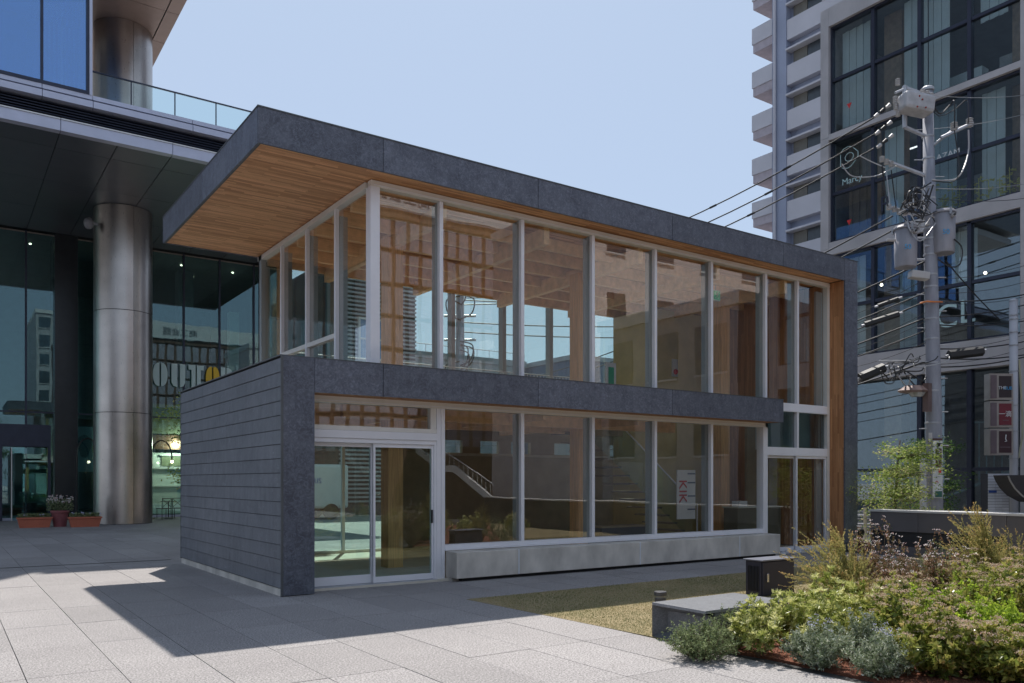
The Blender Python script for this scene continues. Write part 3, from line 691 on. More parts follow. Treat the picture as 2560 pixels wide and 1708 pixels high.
# cafe chairs and tables behind the pavilion
def cafe_chair(x, y, rz, lab):
    t = thing('cafe_chair', lab, 'chair', (x, y, 0), 'black metal cafe chairs by the lobby', rz)
    WL[t] = Vector((0, 0, 0))
    def pc(nm, m, mat=black):
        o = link(nm, mesh_of(m, mat), None); o.parent = t; o.location = (0, 0, 0)
    pc('seat', MB().box(-.22, .22, -.22, .22, .44, .47))
    for sx in (-.2, .2):
        pc('leg', MB().tube([(sx, -.2, 0), (sx, -.19, .44)], .014, 6)); pc('leg', MB().tube([(sx, .22, 0), (sx, .2, .44), (sx, .24, .88)], .014, 6))
    b = MB(); b.tube([(-.2, .24, .88), (.2, .24, .88)], .014, 6); b.tube([(-.2, .22, .5), (.2, .24, .86)], .01, 6); b.tube([(.2, .22, .5), (-.2, .24, .86)], .01, 6); pc('backrest', b)
    return t
for i, (x, y, r, lab) in enumerate(((7.7, 36.6, .3, 'black cafe chair nearest the steel column, its back turned to the plaza'), (8.35, 36.9, -.4, 'black cafe chair second from the steel column'), (8.9, 36.5, .1, 'black cafe chair half hidden by the zinc wall of the pavilion'))): cafe_chair(x, y, r+math.pi, lab)
for x, lab in ((8.05, 'small black cafe table left by the lobby'), (9.3, 'small black cafe table right by the lobby')):
    t = thing('cafe_table', lab, 'table', (x, 37.4, 0), 'small cafe tables by the lobby')
    obj('tabletop', MB().lathe([(.32, .72), (.32, .74)], (x, 37.4, 0), 20), black, t); obj('pedestal', MB().lathe([(.2, 0), (.2, .02), (.02, .04), (.02, .72)], (x, 37.4, 0), 12), black, t)
# ================================================================ CONCRETE OFFICE BUILDING (right)
rb = thing('concrete_office_building', 'grey concrete office building with big dark gridded windows on the right', 'office building', (24.9, 8, STREET))
XB = 24.9
BYS = [16.84, 15.304, 13.759, 12.25, 10.80]
def bays():
    out = [BYS]
    y = 10.4
    for k in range(1):
        out.append([y-1.5*i for i in range(5)]); y -= 6.4
    return out
BAY = bays(); YEND = 4.0
levels = [(5.722, 9.259, 7.46), (9.681, 13.163, 11.34), (13.354, 17.027, 15.204)]
bandz = [(4.892, 5.722), (9.259, 9.681), (13.163, 13.354), (17.027, 17.66)]
for z0, z1 in bandz:
    for a, b in ((4.0, 10.4), (10.4, 16.84)): bx('concrete_band', XB-.12, XB+.3, a+.003, b-.003, z0, z1, concrete_b, rb)
cuts = [STREET, 2.55, 4.892, 9.47, 13.26, 17.66]
for a, b in zip(cuts[:-1], cuts[1:]): bx('concrete_pier', XB-.12, XB+.3, 16.843, 17.15, a+.004, b-.004, concrete_b, rb)
for bb in BAY[:3]:
    y1 = bb[-1]; y0 = y1-.4
    for (z0, z1, tz) in [(STREET, 4.892, 2)]+levels: bx('concrete_pier', XB-.12, XB+.3, y0+.003, y1-.003, z0+.002, z1-.002, concrete_b, rb)
gl_b = glass('office_glass', (.76, .82, .84), .12, (.85, .95, 1.0), wav=.02)
gl_b2 = glass('office_glass_clear', (.88, .92, .92), .10, (.85, .95, 1.0), wav=.02)
for bi, bb in enumerate(BAY):
    for (z0, z1, tz) in levels:
        for a, b in zip(bb[1:], bb[:-1]):
            for q0, q1 in ((z0+.07, tz-.05), (tz+.05, z1-.07)):
                pn = bx('window_pane', XB+.10, XB+.12, a+.06, b-.06, q0, q1, gl_b2 if (bi+int(z0)+int(a)) % 3 else gl_b, rb)
            bx('window_transom', XB+.02, XB+.16, a+.06, b-.06, tz-.05, tz+.05, navy, rb)
        for y in bb: bx('window_mullion', XB, XB+.18, y-.055, y+.055, z0, z1, navy, rb)
        bx('window_sill', XB, XB+.2, bb[-1]+.055, bb[0]-.055, z0, z0+.07, navy, rb); bx('window_head', XB, XB+.2, bb[-1]+.055, bb[0]-.055, z1-.07, z1, navy, rb)
    # ground floor
    gy = [bb[0], bb[2], bb[3], bb[4]]
    for a, b in zip(gy[1:], gy[:-1]):
        bx('shopfront_pane', XB+.10, XB+.12, a+.06, b-.06, STREET+.1, 1.9, gl_b, rb); bx('shopfront_pane', XB+.10, XB+.12, a+.06, b-.06, 2.0, 4.8, gl_b, rb)
        bx('window_transom', XB+.02, XB+.16, a+.06, b-.06, 1.9, 2.0, navy, rb)
    for y in gy: bx('window_mullion', XB, XB+.18, y-.07, y+.07, STREET, 4.89, navy, rb)
# interior
inn = M('office_inner', (.36, .35, .35), .8, var=.2); brick = M('inner_brick', (.36, .25, .18), .8, var=.2, scale=6); crt = M('office_blind', (.62, .68, .70), .8, var=.05)
bx('interior_back', 33, 33.2, YEND, 17.1, STREET, 17.6, inn, rb)
for z in (4.9, 9.3, 13.2, 17.1): bx('interior_slab', XB+.32, 33, YEND, 17.1, z, z+.25, M('slab_grey', (.16, .17, .18), .8), rb)
bx('interior_side', XB+.32, 33, 17.0, 17.1, STREET, 17.6, inn, rb)
random.seed(11)
for li, (z0, z1, tz) in enumerate(levels):
    for bb in BAY[:2]:
        for a, b in zip(bb[1:], bb[:-1]):
            r = random.random()
            if r < .8:
                w = random.uniform(.3, .9)*(b-a); s0 = a if random.random() < .5 else b-w
                bm_ = crt if li != 1 else random.choice([crt, brick, brick])
                z_lo = z0+.1 if random.random() < .6 else tz
                for q_ in range(max(2, int(w/.13))): bx('blind_strip', XB+.5+.03*(q_ % 2), XB+.52+.03*(q_ % 2), s0+.13*q_, s0+.13*q_+.125, z_lo, z1-.1, bm_, rb)
            if random.random() < .6: bx('interior_shelf', XB+1.2, XB+1.6, a+.2, b-.3, z0+.05, z0+random.uniform(.8, 1.5), random.choice([inn, white_p, crt]), rb)
            if random.random() < .12: bx('strip_light', XB+2, XB+2.06, a, b, z1-.35, z1-.32, emit('strip_light', (.9, .95, 1), .7) if 'strip_light' not in MATS else MATS['strip_light'], rb)
for (y, z) in ((15.9, 8.3), (13.2, 8.3), (12.5, 8.0), (15.0, 11.2)): obj('ceiling_light', MB().ball((XB+1.5, y, z), .05, 8), lit, rb)
bx('interior_column', XB+1.0, XB+1.5, 14.9, 15.5, STREET, 17.6, brick, rb); bx('interior_column', XB+1.0, XB+1.5, 11.0, 11.5, 9.7, 17.6, brick, rb)
# interior spiral stair rails on the ground floor
hr = MB()
for i in range(9): hr.tube([(XB+1.2, 11.0+.22*i, 1.5), (XB+1.2, 11.0+.22*i, 3.4)], .02, 6)
hr.tube([(XB+1.2, 10.9, 3.4), (XB+1.2, 12.9, 3.4)], .03, 6); hr.tube([(XB+1.2, 10.9, 2.2), (XB+1.2, 14, .9)], .05, 6)
obj('stair_rail', hr, M('pale_blue_steel', (.3, .42, .45), .4, .3), rb)
# red access triangles, drawing and lettering on the panes
redt = M('red_mark', (.6, .03, .03), .5)
for z in (14.15, 10.25):
    y = 16.2; obj('red_triangle', MB().prism([(y-.09, z+.09), (y+.09, z+.09), (y, z-.09)], 0, XB+.085, XB+.095), redt, rb)
pi2 = math.pi/2; RB = (pi2, 0, -pi2)
ltm = M('letter_aqua', (.45, .62, .62), .5)
text('window_script', 'Marcy', .30, ltm, rb, (XB+.09, 16.1, 11.65), RB, .002)
dg = MB(); pts = [(XB+.09, 16.25+.33*math.sin(a)*(1+.2*math.sin(3*a)), 12.45+.36*math.cos(a)) for a in [i*.45 for i in range(15)]]; dg.tube(pts, .012, 5)
pts = [(XB+.09, 16.2+.16*math.sin(a), 12.45+.14*math.cos(a)) for a in [i*.7 for i in range(10)]]; dg.tube(pts, .012, 5); obj('window_drawing', dg, ltm, rb)
text('window_lettering', 'LAZAM', .26, white_p, rb, (XB+.085, 12.97, 11.45), RB, .002)
text('window_lettering', 'C', 1.0, ltm, rb, (XB+.085, 12.95, 6.55), RB, .01); text('window_lettering', 'L', 1.0, ltm, rb, (XB+.085, 12.35, 6.6), RB, .01)
text('window_lettering', 'R', .7, navy, rb, (XB+.085, 14.9, 10.5), RB, .01)
# plants standing on the inner sill
gm = m_leaf('dry_plant', [(.60, .55, .16), (.60, .58, .28), (.35, .40, .12)])
for i in range(11):
    y = 13.5-.28*i+random.uniform(-.05, .05); h = random.uniform(.5, 1.0)
    m = MB(); m.tube([(XB+.35, y, 9.75), (XB+.35, y+.02, 9.75+h)], .012, 5)
    for k in range(26):
        z = 9.8+h*random.random(); a = random.random()*6.28; r = .08+.08*(k % 3 == 0); b0 = len(m.v)
        m.v += [(XB+.35, y, z), (XB+.35+r*math.cos(a), y+r*math.sin(a), z+.03), (XB+.35+r*math.cos(a+.5), y+r*math.sin(a+.5), z-.03)]; m.f.append((b0, b0+1, b0+2))
    t = tag(obj('sill_plant', m, gm), 'one of the thin yellow-green plants lined up inside the upper office window', 'plant', 'thin plants inside the office window')
# ================================================================ WHITE APARTMENT TOWER
at_ = thing('apartment_tower', 'tall white apartment tower with stacked balconies behind the concrete office building', 'apartment tower', (44, 32, STREET))
wt = M('tower_white', (.50, .49, .53), .8, var=.06, scale=.5); wb = M('tower_blue', (.30, .33, .43), .8, var=.08, scale=.5); wpk = M('tower_soffit', (.40, .355, .39), .8)
XT = 44.0
bx('tower_wall', XT+.4, XT+14, 15, 33.9, STREET, 44, wb, at_)
bx('pier', XT-.1, XT+.39, 32.85, 33.9, STREET, 44, wb, at_)
obj('drain_pipe', MB().tube([(XT-.2, 33.65, STREET), (XT-.2, 33.65, 44)], .09, 8), wt, at_)
dkw = M('tower_window', (.05, .06, .07), .25); brd = M('tower_blind', (.16, .15, .13), .7)
for k in range(15):
    z = 1.0+2.86*k
    bx('parapet_wall', XT-.05, XT+.39, 18, 32.84, z-.15, z+1.10, wt, at_)
    bx('spandrel', XT-.2, XT+.39, 18, 32.84, z+1.75+.25, z+2.02+.1, wt, at_)
    for a, b in ((30.55, 31.55), (31.6, 32.6), (28.2, 29.2)): bx('window', XT+.30, XT+.36, a, b, z+1.12, z+1.98, brd if a > 31 else dkw, at_)
    bx('wing_wall', XT-.1, XT+.39, 30.1, 30.28, z+1.10, z+1.99, wt, at_)
    # balcony box projecting beyond the far side
    bl = bx('balcony', XT, XT+3.2, 33.92, 35.5, z-.45+.6, z+.75, wpk, at_)
    bx('balcony_front', XT-.06, XT+3.2, 33.95, 35.56, z+.70, z+1.75, wt, bl)
# beige house seen in the gap beside the post
bh = thing('beige_house', 'low beige house glimpsed between the zinc post and the concrete building', 'house', (31, 22, STREET))
bg_m = M('beige_render', (.42, .38, .32), .8)
bx('wall', 30, 34, 18.5, 24, STREET, 5.2, bg_m, bh); bx('eave', 29.6, 34, 18.3, 24.2, 5.2, 5.6, M('house_eave', (.16, .15, .15), .7), bh)
bx('window', 29.96, 30, 19.6, 21.2, 2.6, 4.0, dkw, bh); bx('window_sill', 29.9, 29.96, 19.5, 21.3, 2.5, 2.58, white_p, bh)
# ================================================================ UTILITY POLE (d = about 20 m)
D1 = 20.0
conc_pole = M('pole_concrete', (.29, .30, .345), .75, var=.22, scale=5, stretch=(1, 1, .3))
porc = M('porcelain', (.46, .44, .43), .3, var=.05); blk_rub = M('rubber', (.02, .02, .022), .55)
up = thing('utility_pole', 'tall grey concrete utility pole with transformers in front of the office building', 'utility pole', tuple(at(2338, 1300, D1)[:2])+(STREET,))
b0 = at(2338, 1300, D1); t0 = at(2319, 228, D1)
obj('pole_shaft', MB().tube([(b0.x, b0.y, STREET), tuple(at(2334, 1000, D1)), tuple(at(2326, 600, D1)), tuple(t0)], [.20, .178, .148, .115], 20), conc_pole, up, smooth=True)
obj('pole_cap', MB().lathe([(.15, 0), (.15, .06), (.10, .10)], tuple(t0), 16), steel, up)
for v in (345, 400, 470, 500, 540, 575, 600, 640, 690, 720, 760, 800, 850, 910, 980, 1060):
    c = at(2318+20*(v-228)/1070, v, D1); r = .119+.055*(v-228)/800
    obj('pole_band', MB().lathe([(r, 0), (r+.012, .005), (r+.012, .04), (r, .045)], tuple(c), 16), steel, up)
for i, v in enumerate(range(400, 1240, 42)):
    c = at(2320+18*(v-228)/1070, v, D1); s = 1 if i % 2 else -1
    obj('step_bolt', MB().tube([tuple(c+RT*.1*s), tuple(c+RT*.36*s)], .012, 6), steel, up)
def arm(name, p, q, r=.04, mat=steel, par=None): return obj(name, MB().tube([tuple(p), tuple(q)], r, 6), mat, par or up)
def insul(c, r=.055, h=.17, par=None, ax=None):
    m = MB()
    pr = []
    for k in range(4): z = h*k/4; pr += [(r*.6, z), (r, z+h*.06), (r, z+h*.12), (r*.6, z+h*.2)]
    m.lathe(pr, tuple(c), 12); return obj('insulator', m, porc, par or up)
# head frame and switch box
arm('cross_arm', at(2262, 215, D1-.2), at(2262, 320, D1-.2), .055); arm('cross_arm', at(2262, 318, D1-.2), at(2318, 343, D1), .05); arm('cross_arm', at(2258, 218, D1-.2), at(2320, 240, D1), .05)
arm('cross_arm', at(2222, 405, D1-.2), at(2316, 440, D1), .05); arm('cross_arm', at(2318, 375, D1), at(2384, 324, D1-.3), .035); arm('cross_arm', at(2352, 345, D1-.3), at(2432, 308, D1-.3), .045)
arm('cross_arm', at(2222, 518, D1-.2), at(2316, 545, D1), .05)
arm('insulator_arm', at(2238, 232, D1-.3), at(2262, 222, D1-.2), .03)
c = at(2292, 262, D1-.35)
swb = MB().box(-.42, .36, -.22, .22, -.22, .22); sm_ = mesh_of(swb, M('switch_white', (.42, .41, .42), .5, var=.2, scale=6), bevel=.08, name='switch_box')
so = link('switch_box', sm_, up, tuple(c)); so.rotation_euler = (0, .12, math.atan2(RT.y, RT.x)+.15)
rust = M('rust_red', (.30, .05, .04), .8)
for dx, dz in ((-.3, -.1), (-.3, .08), (-.05, .1), (.02, .02), (-.1, -.15), (.1, -.17)): obj('rust_mark', MB().ball(tuple(c+RT*dx-FW*.235+Vector((0, 0, dz))), .022, 6), rust, up)
for u, v in ((2306, 240), (2318, 244), (2328, 250), (2244, 214), (2238, 258), (2240, 275), (2245, 292)): insul(at(u, v, D1-.3))
for u, v in ((2205, 405), (2216, 412), (2228, 417), (2222, 525), (2236, 530), (2248, 536), (2262, 520), (2276, 520), (2262, 540)): insul(at(u, v, D1-.2), .06, .14)
for u, v in ((2385, 328), (2424, 318)): insul(at(u, v, D1-.3), .08, .22)
# strain insulators at the end of the high voltage wires
for u, v in ((2225, 262), (2228, 305), (2232, 338)):
    for k in range(3):
        p = at(u-15*k, v+12*k, D1-.3); q = at(u-15*k-9, v+12*k+7, D1-.3)
        obj('strain_insulator', MB().tube([tuple(p), tuple(q)], [.05, .035], 8), porc if k % 2 == 0 else blk_rub, up)
# transformers
for i, (u, v0, v1, w, lab) in enumerate(((2264, 572, 672, .255, 'grey drum transformer marked 50, lower one left of the pole'), (2358, 533, 637, .265, 'grey drum transformer marked 50, higher one right of the pole'))):
    c1 = at(u, v1-2, D1-.1); h = (v1-v0)*D1/F_PX
    t = thing('transformer', lab, 'transformer', tuple(c1), 'drum transformers on the utility pole')
    tm = M('transformer_grey', (.31, .30, .325), .55, .1, var=.18, scale=4, stretch=(1, 1, .3))
    obj('tank', MB().lathe([(w*.93, 0), (w*.95, .03), (w, .3), (w, h-.06)], tuple(c1), 32), tm, t, smooth=False)
    for p_ in t.children[0].data.polygons:
        if abs(p_.normal.z) < .7: p_.use_smooth = True
    obj('lid', MB().lathe([(w+.02, h-.06), (w+.025, h-.03), (w*.9, h+.03), (w*.3, h+.05)], tuple(c1), 32), tm, t)
    cc = c1-FW*(w+.002)+Vector((0, 0, h*.45))
    blu = M('blue_paint', (.07, .35, .65), .6)
    text('number', '50', .17, blu, t, tuple(cc-RT*.07-FW*.004), (pi2, 0, math.atan2(RT.y, RT.x)), .003)
    bq = c1-FW*w*.95+RT*.08+Vector((0, 0, h-.17)); obj('bushing', MB().tube([tuple(bq+FW*.03), tuple(bq-FW*.1)], [.05, .045], 10), porc, t)
    obj('bushing_tip', MB().tube([tuple(bq-FW*.1), tuple(bq-FW*.13)], .028, 8), blk_rub, t)
    s = -1 if i == 0 else 1
    for dz in (.2, h-.25): 
        pa = c1-RT*s*w+Vector((0, 0, dz)); arm('bracket', pa, pa-RT*s*.16, .03, steel, t) if i == 1 else arm('bracket', c1+RT*w+Vector((0, 0, dz)), c1+RT*(w+.2)+Vector((0, 0, dz)), .03, steel, t)
    for k in range(3):
        a = k*2.1; obj('lid_clamp', MB().box(-.02, .02, -.02, .02, -.08, .08), steel, t, loc=tuple(c1+Vector((math.cos(a)*(w+.03), math.sin(a)*(w+.03), h-.05))))
    obj('side_terminal', MB().tube([tuple(c1-RT*(w-.02)+Vector((0, 0, h-.3))), tuple(c1-RT*(w+.2)+Vector((0, 0, h-.3)))], .035, 8), porc, t)
c = at(2297, 689, D1-.2); o = link('meter_box', mesh_of(MB().box(-.22, .22, -.12, .12, -.09, .09), porc, bevel=.02), up, tuple(c)); o.rotation_euler = (0, .14, math.atan2(RT.y, RT.x))
# street lamp on the pole
t = thing('street_lamp', 'brown faceted street lamp fixed to the left of the utility pole', 'street lamp', tuple(at(2300, 985, D1-.25)))
bm_ = M('lamp_brown', (.20, .14, .13), .5, .3, var=.1)
c = at(2282, 975, D1-.3)
hd = MB(); n0 = 8
def ring(z, a, b, off=0): return [tuple(c+RT*(off+a*math.cos(2*math.pi*k/8+.39))+FW*(b*math.sin(2*math.pi*k/8+.39))+Vector((0, 0, z))) for k in range(8)]
hd.v = ring(-.02, .36, .24)+ring(.1, .2, .14, .02)+ring(-.07, .30, .2)
for a in (0,):
    for k in range(8): k2 = (k+1) % 8; hd.f += [(k, k2, 8+k2, 8+k), (16+k, 16+k2, k2, k)]
hd.f += [tuple(range(8, 16)), tuple(range(23, 15, -1))]
obj('lamp_head', hd, bm_, t)
obj('lamp_glass', MB().tube([tuple(c+RT*.1+Vector((0, 0, -.07))), tuple(c+RT*.1+Vector((0, 0, -.16)))], [.19, .13], 10), M('lens', (.3, .3, .3), .2), t)
pc = at(2318, 994, D1-.26); obj('lamp_bracket', MB().box(-.08, .08, -.07, .07, -.34, .34), bm_, t, loc=tuple(pc)); arm('lamp_arm', c+RT*.3, pc+Vector((0, 0, .1)), .04, bm_, t)
# advertising plate on the pole
t = thing('pole_sign', 'white upright advertising plate with brown coffee panel strapped to the utility pole', 'sign', tuple(at(2345, 1240, D1-.3)))
def plate(nm, u0, u1, v0, v1, mat, dd=.3): 
    a = at(u0, v1, D1-dd); b = at(u1, v0, D1-dd); w = (b-a).dot(RT)
    m = MB().box(0, w, -.008, .008, 0, b.z-a.z); o = link(nm, mesh_of(m, mat), t, tuple(a)); o.rotation_euler = (0, 0, math.atan2(RT.y, RT.x)); return o
plate('backplate', 2332, 2356, 1102, 1245, M('sign_white', (.62, .62, .6), .5)); plate('header', 2332, 2356, 1096, 1101, M('sign_brown', (.10, .045, .035), .6)); plate('brown_panel', 2339, 2354, 1122, 1168, MATS['sign_brown'], .312)
plate('red_mark', 2346, 2353, 1173, 1182, redt, .312); plate('green_panel', 2338, 2355, 1228, 1243, M('sign_green', (.03, .12, .09), .6), .312)
ra = (pi2, 0, math.atan2(RT.y, RT.x))
for i, ch in enumerate('コーヒ|'): text('lettering', ch if ch != '|' else '|', .10, white_p, t, tuple(at(2346.5, 1129+9.5*i, D1-.33)), ra if ch != 'ー' else (pi2, pi2, math.atan2(RT.y, RT.x)) if False else ra, .002)
text('lettering', 'コーヒー', .035, black, t, tuple(at(2346, 1192, D1-.325)), ra, .002); text('red_arrow', '↑', .14, redt, t, tuple(at(2342, 1208, D1-.325)), ra, .002)
obj('coffee_cup', MB().tube([tuple(at(2347, 1116, D1-.32)), tuple(at(2347, 1108, D1-.32))], [.025, .045], 10), black, t)
bx('label_plate', 0, .07, -.005, .005, 0, .22, porc, None) if False else None
plate2 = None
t2 = thing('number_plate', 'small white number plate on the utility pole above the advertising plate', 'plate', tuple(at(2326, 1095, D1-.24))); t = t2
plate('plate', 2322, 2330, 1082, 1105, porc, .24)
# second, slim pole
up2 = thing('steel_pole', 'slim white steel pole standing at the right edge of the picture', 'pole', tuple(at(2535, 1280, 21.5)[:2])+(STREET,))
q = at(2535, 1280, 21.5); pw = M('pole_white', (.50, .50, .54), .5, var=.05)
obj('pole_shaft', MB().tube([(q.x, q.y, STREET), tuple(at(2534, 753, 21.5))], .10, 16), pw, up2, smooth=True)
obj('pole_cap', MB().lathe([(.11, 0), (.09, .05), (.02, .07)], tuple(at(2534, 753, 21.5)), 16), steel, up2)
for v in (790, 800, 832, 865, 930, 1015, 1080, 1148): obj('pole_band', MB().lathe([(.1, 0), (.112, .003), (.112, .03), (.1, .033)], tuple(at(2534, v, 21.5)), 16), steel, up2)
obj('conduit', MB().tube([tuple(at(2548, 900, 21.5)), tuple(at(2556, 1040, 21.5)), tuple(at(2556, 1090, 21.5)), tuple(at(2547, 1145, 21.5))], .025, 8), M('conduit', (.40, .38, .26), .6), up2)
# cables
cab = M('cable_black', (.025, .025, .028), .45); cabp = M('cable_grey', (.42, .42, .43), .4, .2)
def cable(lab, p, q, sag, r=.012, mat=cab, n=18, grp='overhead cables at the utility pole'):
    pts = [p.lerp(q, i/n)-Vector((0, 0, sag*4*(i/n)*(1-i/n))) for i in range(n+1)]
    return tag(obj('overhead_cable', MB().tube([tuple(a) for a in pts], r, 5), mat), lab, 'cable', grp)
P3 = lambda u, v: at(u, v, 37)
for i, (v, w) in enumerate(((278, 700), (320, 722), (355, 745))):
    nm = ('topmost', 'middle', 'lowest')[i]
    c_ = cable('%s of the three thick high voltage cables sloping down left from the pole head' % nm, at(2185, v+16, D1), P3(1150, w), 1.0, .02)
    for k in range(4):
        f = .12+.13*k+.03*i; a = at(2185, v+16, D1).lerp(P3(1150, w), f)-Vector((0, 0, 1.0*4*f*(1-f))); b = at(2185, v+16, D1).lerp(P3(1150, w), f+.012)-Vector((0, 0, 1.0*4*(f+.012)*(1-f-.012)))
        obj('sleeve', MB().tube([tuple(a), tuple(b)], .034, 6), blk_rub, c_)
low = [(540, 2232, 840, 'pale twisted cable sloping down left from the lower crossarm', .02), (560, 2262, 862, 'grey cable just under the lower crossarm', .02), (655, 2310, 905, 'cable with bright highlights leaving the pole behind the left transformer', .022),
       (732, 2312, 930, 'cable above the black splice case left of the pole', .016), (755, 2312, 948, 'cable carrying a long black splice case left of the pole', .016), (796, 2312, 965, 'thick dark cable crossing the pole at mid height', .02), (828, 2312, 985, 'yellowish cable below the mid-height cable', .014), (905, 2312, 1020, 'lowest bundle of cables left of the pole', .022)]
for v, u, w, lab, r in low: cable(lab, at(u, v, D1), at(1200, w+130, 40), .7, r)
right = [(238, 2330, 232, 'thin pale wire leaving the pole head to the right'), (325, 2290, 275, 'thin pale wire running right just below the pole head'), (471, 2340, 452, 'thin pale wire running right at the crossarm of the pole'), (497, 2345, 490, 'thin wire running right in front of the row of sill plants'), (754, 2330, 728, 'upper of the two wires with orange guards right of the pole'), (793, 2330, 752, 'thick black cable running up right from the pole to the slim pole'), (812, 2340, 795, 'slightly sagging cable below the thick black one'), (872, 2340, 845, 'cable just above the right black splice case'), (895, 2340, 880, 'bundle under the right black splice case'), (918, 2345, 882, 'lowest cable between the two poles')]
for v, u, w, lab in right: cable(lab, at(u, v, D1), at(2600, w, 23), .1, .008 if 'thin' in lab else .018, cabp if 'pale' in lab else cab)
random.seed(21)
for i in range(9):
    v = 700+i*26+random.uniform(-6, 6); pos_ = ['first', 'second', 'third', 'fourth', 'fifth', 'sixth', 'seventh', 'eighth', 'ninth'][i]
    cable('thin dark wire fanning left from the pole, %s from the top' % pos_, at(2314, v, D1), at(2060, v+random.uniform(95, 125)-4*i, 24), .12, .007)
for i in range(7):
    v = 690+i*38+random.uniform(-8, 8); pos_ = ['first', 'second', 'third', 'fourth', 'fifth', 'sixth', 'seventh'][i]
    cable('thin dark wire running right from the pole, %s from the top' % pos_, at(2338, v, D1), at(2600, v-random.uniform(10, 60), 23), .12, .007)
cable('steep stay cable crossing the right part from the transformer down to the slim pole', at(2363, 650, D1), at(2500, 800, 21.5), .05, .016)
for u, v, du, dv, lab in ((2195, 765, 50, -18, 'short black splice case on the upper cable left of the pole'), (2162, 812, 84, -27, 'long black splice case on the middle cable left of the pole'), (2150, 945, 60, -26, 'thick black splice case on the lowest cable bundle near the zinc post'), (2372, 888, 84, -10, 'thick black splice case right of the utility pole')):
    t = thing('splice_case', lab, 'cable splice', tuple(at(u, v, D1)), 'black splice cases on the cables')
    th = .05 if du < 55 else .075
    if v > 880: th = .12
    obj('case', MB().tube([tuple(at(u, v, D1)), tuple(at(u+du, v+dv, D1))], th, 6), blk_rub, t)
    obj('end_clip', MB().tube([tuple(at(u-8, v+3, D1)), tuple(at(u+2, v, D1))], .03, 6), steel, t); obj('end_clip', MB().tube([tuple(at(u+du-2, v+dv, D1)), tuple(at(u+du+10, v+dv-3, D1))], .03, 6), steel, t)
# loops and jumpers on the pole
random.seed(5)
jl = [((2330, 258), (2350, 285), (2375, 262), (2386, 255), (2386, 320)), ((2325, 255), (2345, 290), (2385, 275), (2415, 250), (2422, 268), (2420, 310)), ((2386, 325), (2392, 370), (2398, 430), (2380, 455), (2330, 452)), ((2421, 325), (2421, 380), (2405, 430), (2382, 450), (2330, 450)),
      ((2240, 415), (2190, 440), (2130, 440), (2105, 410)), ((2215, 420), (2180, 405), (2150, 390)), ((2385, 598), (2405, 620), (2400, 660), (2375, 667), (2345, 648)), ((2215, 425), (2220, 470), (2225, 520)), ((2228, 425), (2234, 475), (2240, 520)), ((2205, 415), (2212, 470), (2219, 515))]
for k in range(26):
    u0, v0 = random.uniform(2240, 2285), random.uniform(500, 545); u1, v1 = random.uniform(2305, 2345), random.uniform(455, 560)
    mu, mv = (u0+u1)/2, (v0+v1)/2+random.choice([-1, 1])*random.uniform(5, 45)
    jl.append(((u0, v0), (mu-12, mv), (mu+8, mv+4), (u1, v1)))
for k in range(16):
    u0, v0 = random.uniform(2180, 2300), random.uniform(900, 935); u1, v1 = u0+random.uniform(30, 90), v0+random.uniform(-25, 12)
    jl.append(((u0, v0), (u0+10, v0+random.uniform(-20, 30)), (u1-10, v1+random.uniform(-15, 30)), (u1, v1)))
def bez(P, n=14):
    P = [Vector(p) for p in P]; out = []
    for i in range(n+1):
        t_ = i/n*(len(P)-1); k = min(int(t_), len(P)-2); f = t_-k
        p0, p1, p2, p3 = P[max(k-1, 0)], P[k], P[k+1], P[min(k+2, len(P)-1)]
        out.append(.5*((2*p1)+(p2-p0)*f+(2*p0-5*p1+4*p2-p3)*f*f+(3*p1-p0-3*p2+p3)*f**3))
    return out
for i, J in enumerate(jl):
    pts = bez([at(u, v, D1-.25-random.uniform(0, .25)) for u, v in J])
    obj('jumper_cable', MB().tube([tuple(p) for p in pts], .013 if i % 3 else .018, 5), cabp if i % 4 == 3 or i in (4, 5) else cab, up)
bx_o = [obj('orange_guard', MB().tube([tuple(at(2300, 758, D1-.2)), tuple(at(2316, 754, D1-.25)), tuple(at(2356, 755, D1-.2))], .02, 6), M('orange', (.6, .18, .04), .5), up)]
# pole seen through the upper back windows
u3 = thing('rear_utility_pole', 'dark utility pole with tangled wires seen through the upper windows', 'utility pole', tuple(at(1150, 1250, 37)[:2])+(0,))
q = at(1150, 1250, 37); obj('pole_shaft', MB().tube([(q.x, q.y, 0), tuple(at(1150, 600, 37))], [.24, .17], 14), conc_pole, u3, smooth=True)
for k in range(16):
    a, b = random.uniform(650, 960), random.uniform(20, 60); s = random.choice([-1, 1])
    pts = bez([at(1150, a, 36.8), at(1150+s*b*.7, a+10, 36.8), at(1150+s*b*.6, a+45, 36.8), at(1152, a+60, 36.8)]); obj('jumper_cable', MB().tube([tuple(p) for p in pts], .03, 5), cab, u3)
for a in (700, 790, 850): arm('cross_arm', at(1110, a, 37), at(1190, a, 37), .06, steel, u3)
for v, w, lab in ((750, 745, 'highest wire seen through the upper windows'), (762, 700, 'second wire seen through the upper windows'), (806, 802, 'third wire seen through the upper windows'), (830, 833, 'fourth wire seen through the upper windows')):
    cable(lab, at(1155, v, 37), at(1900, w, 41), .25, .03, cab, 18, 'wires seen through the upper windows')
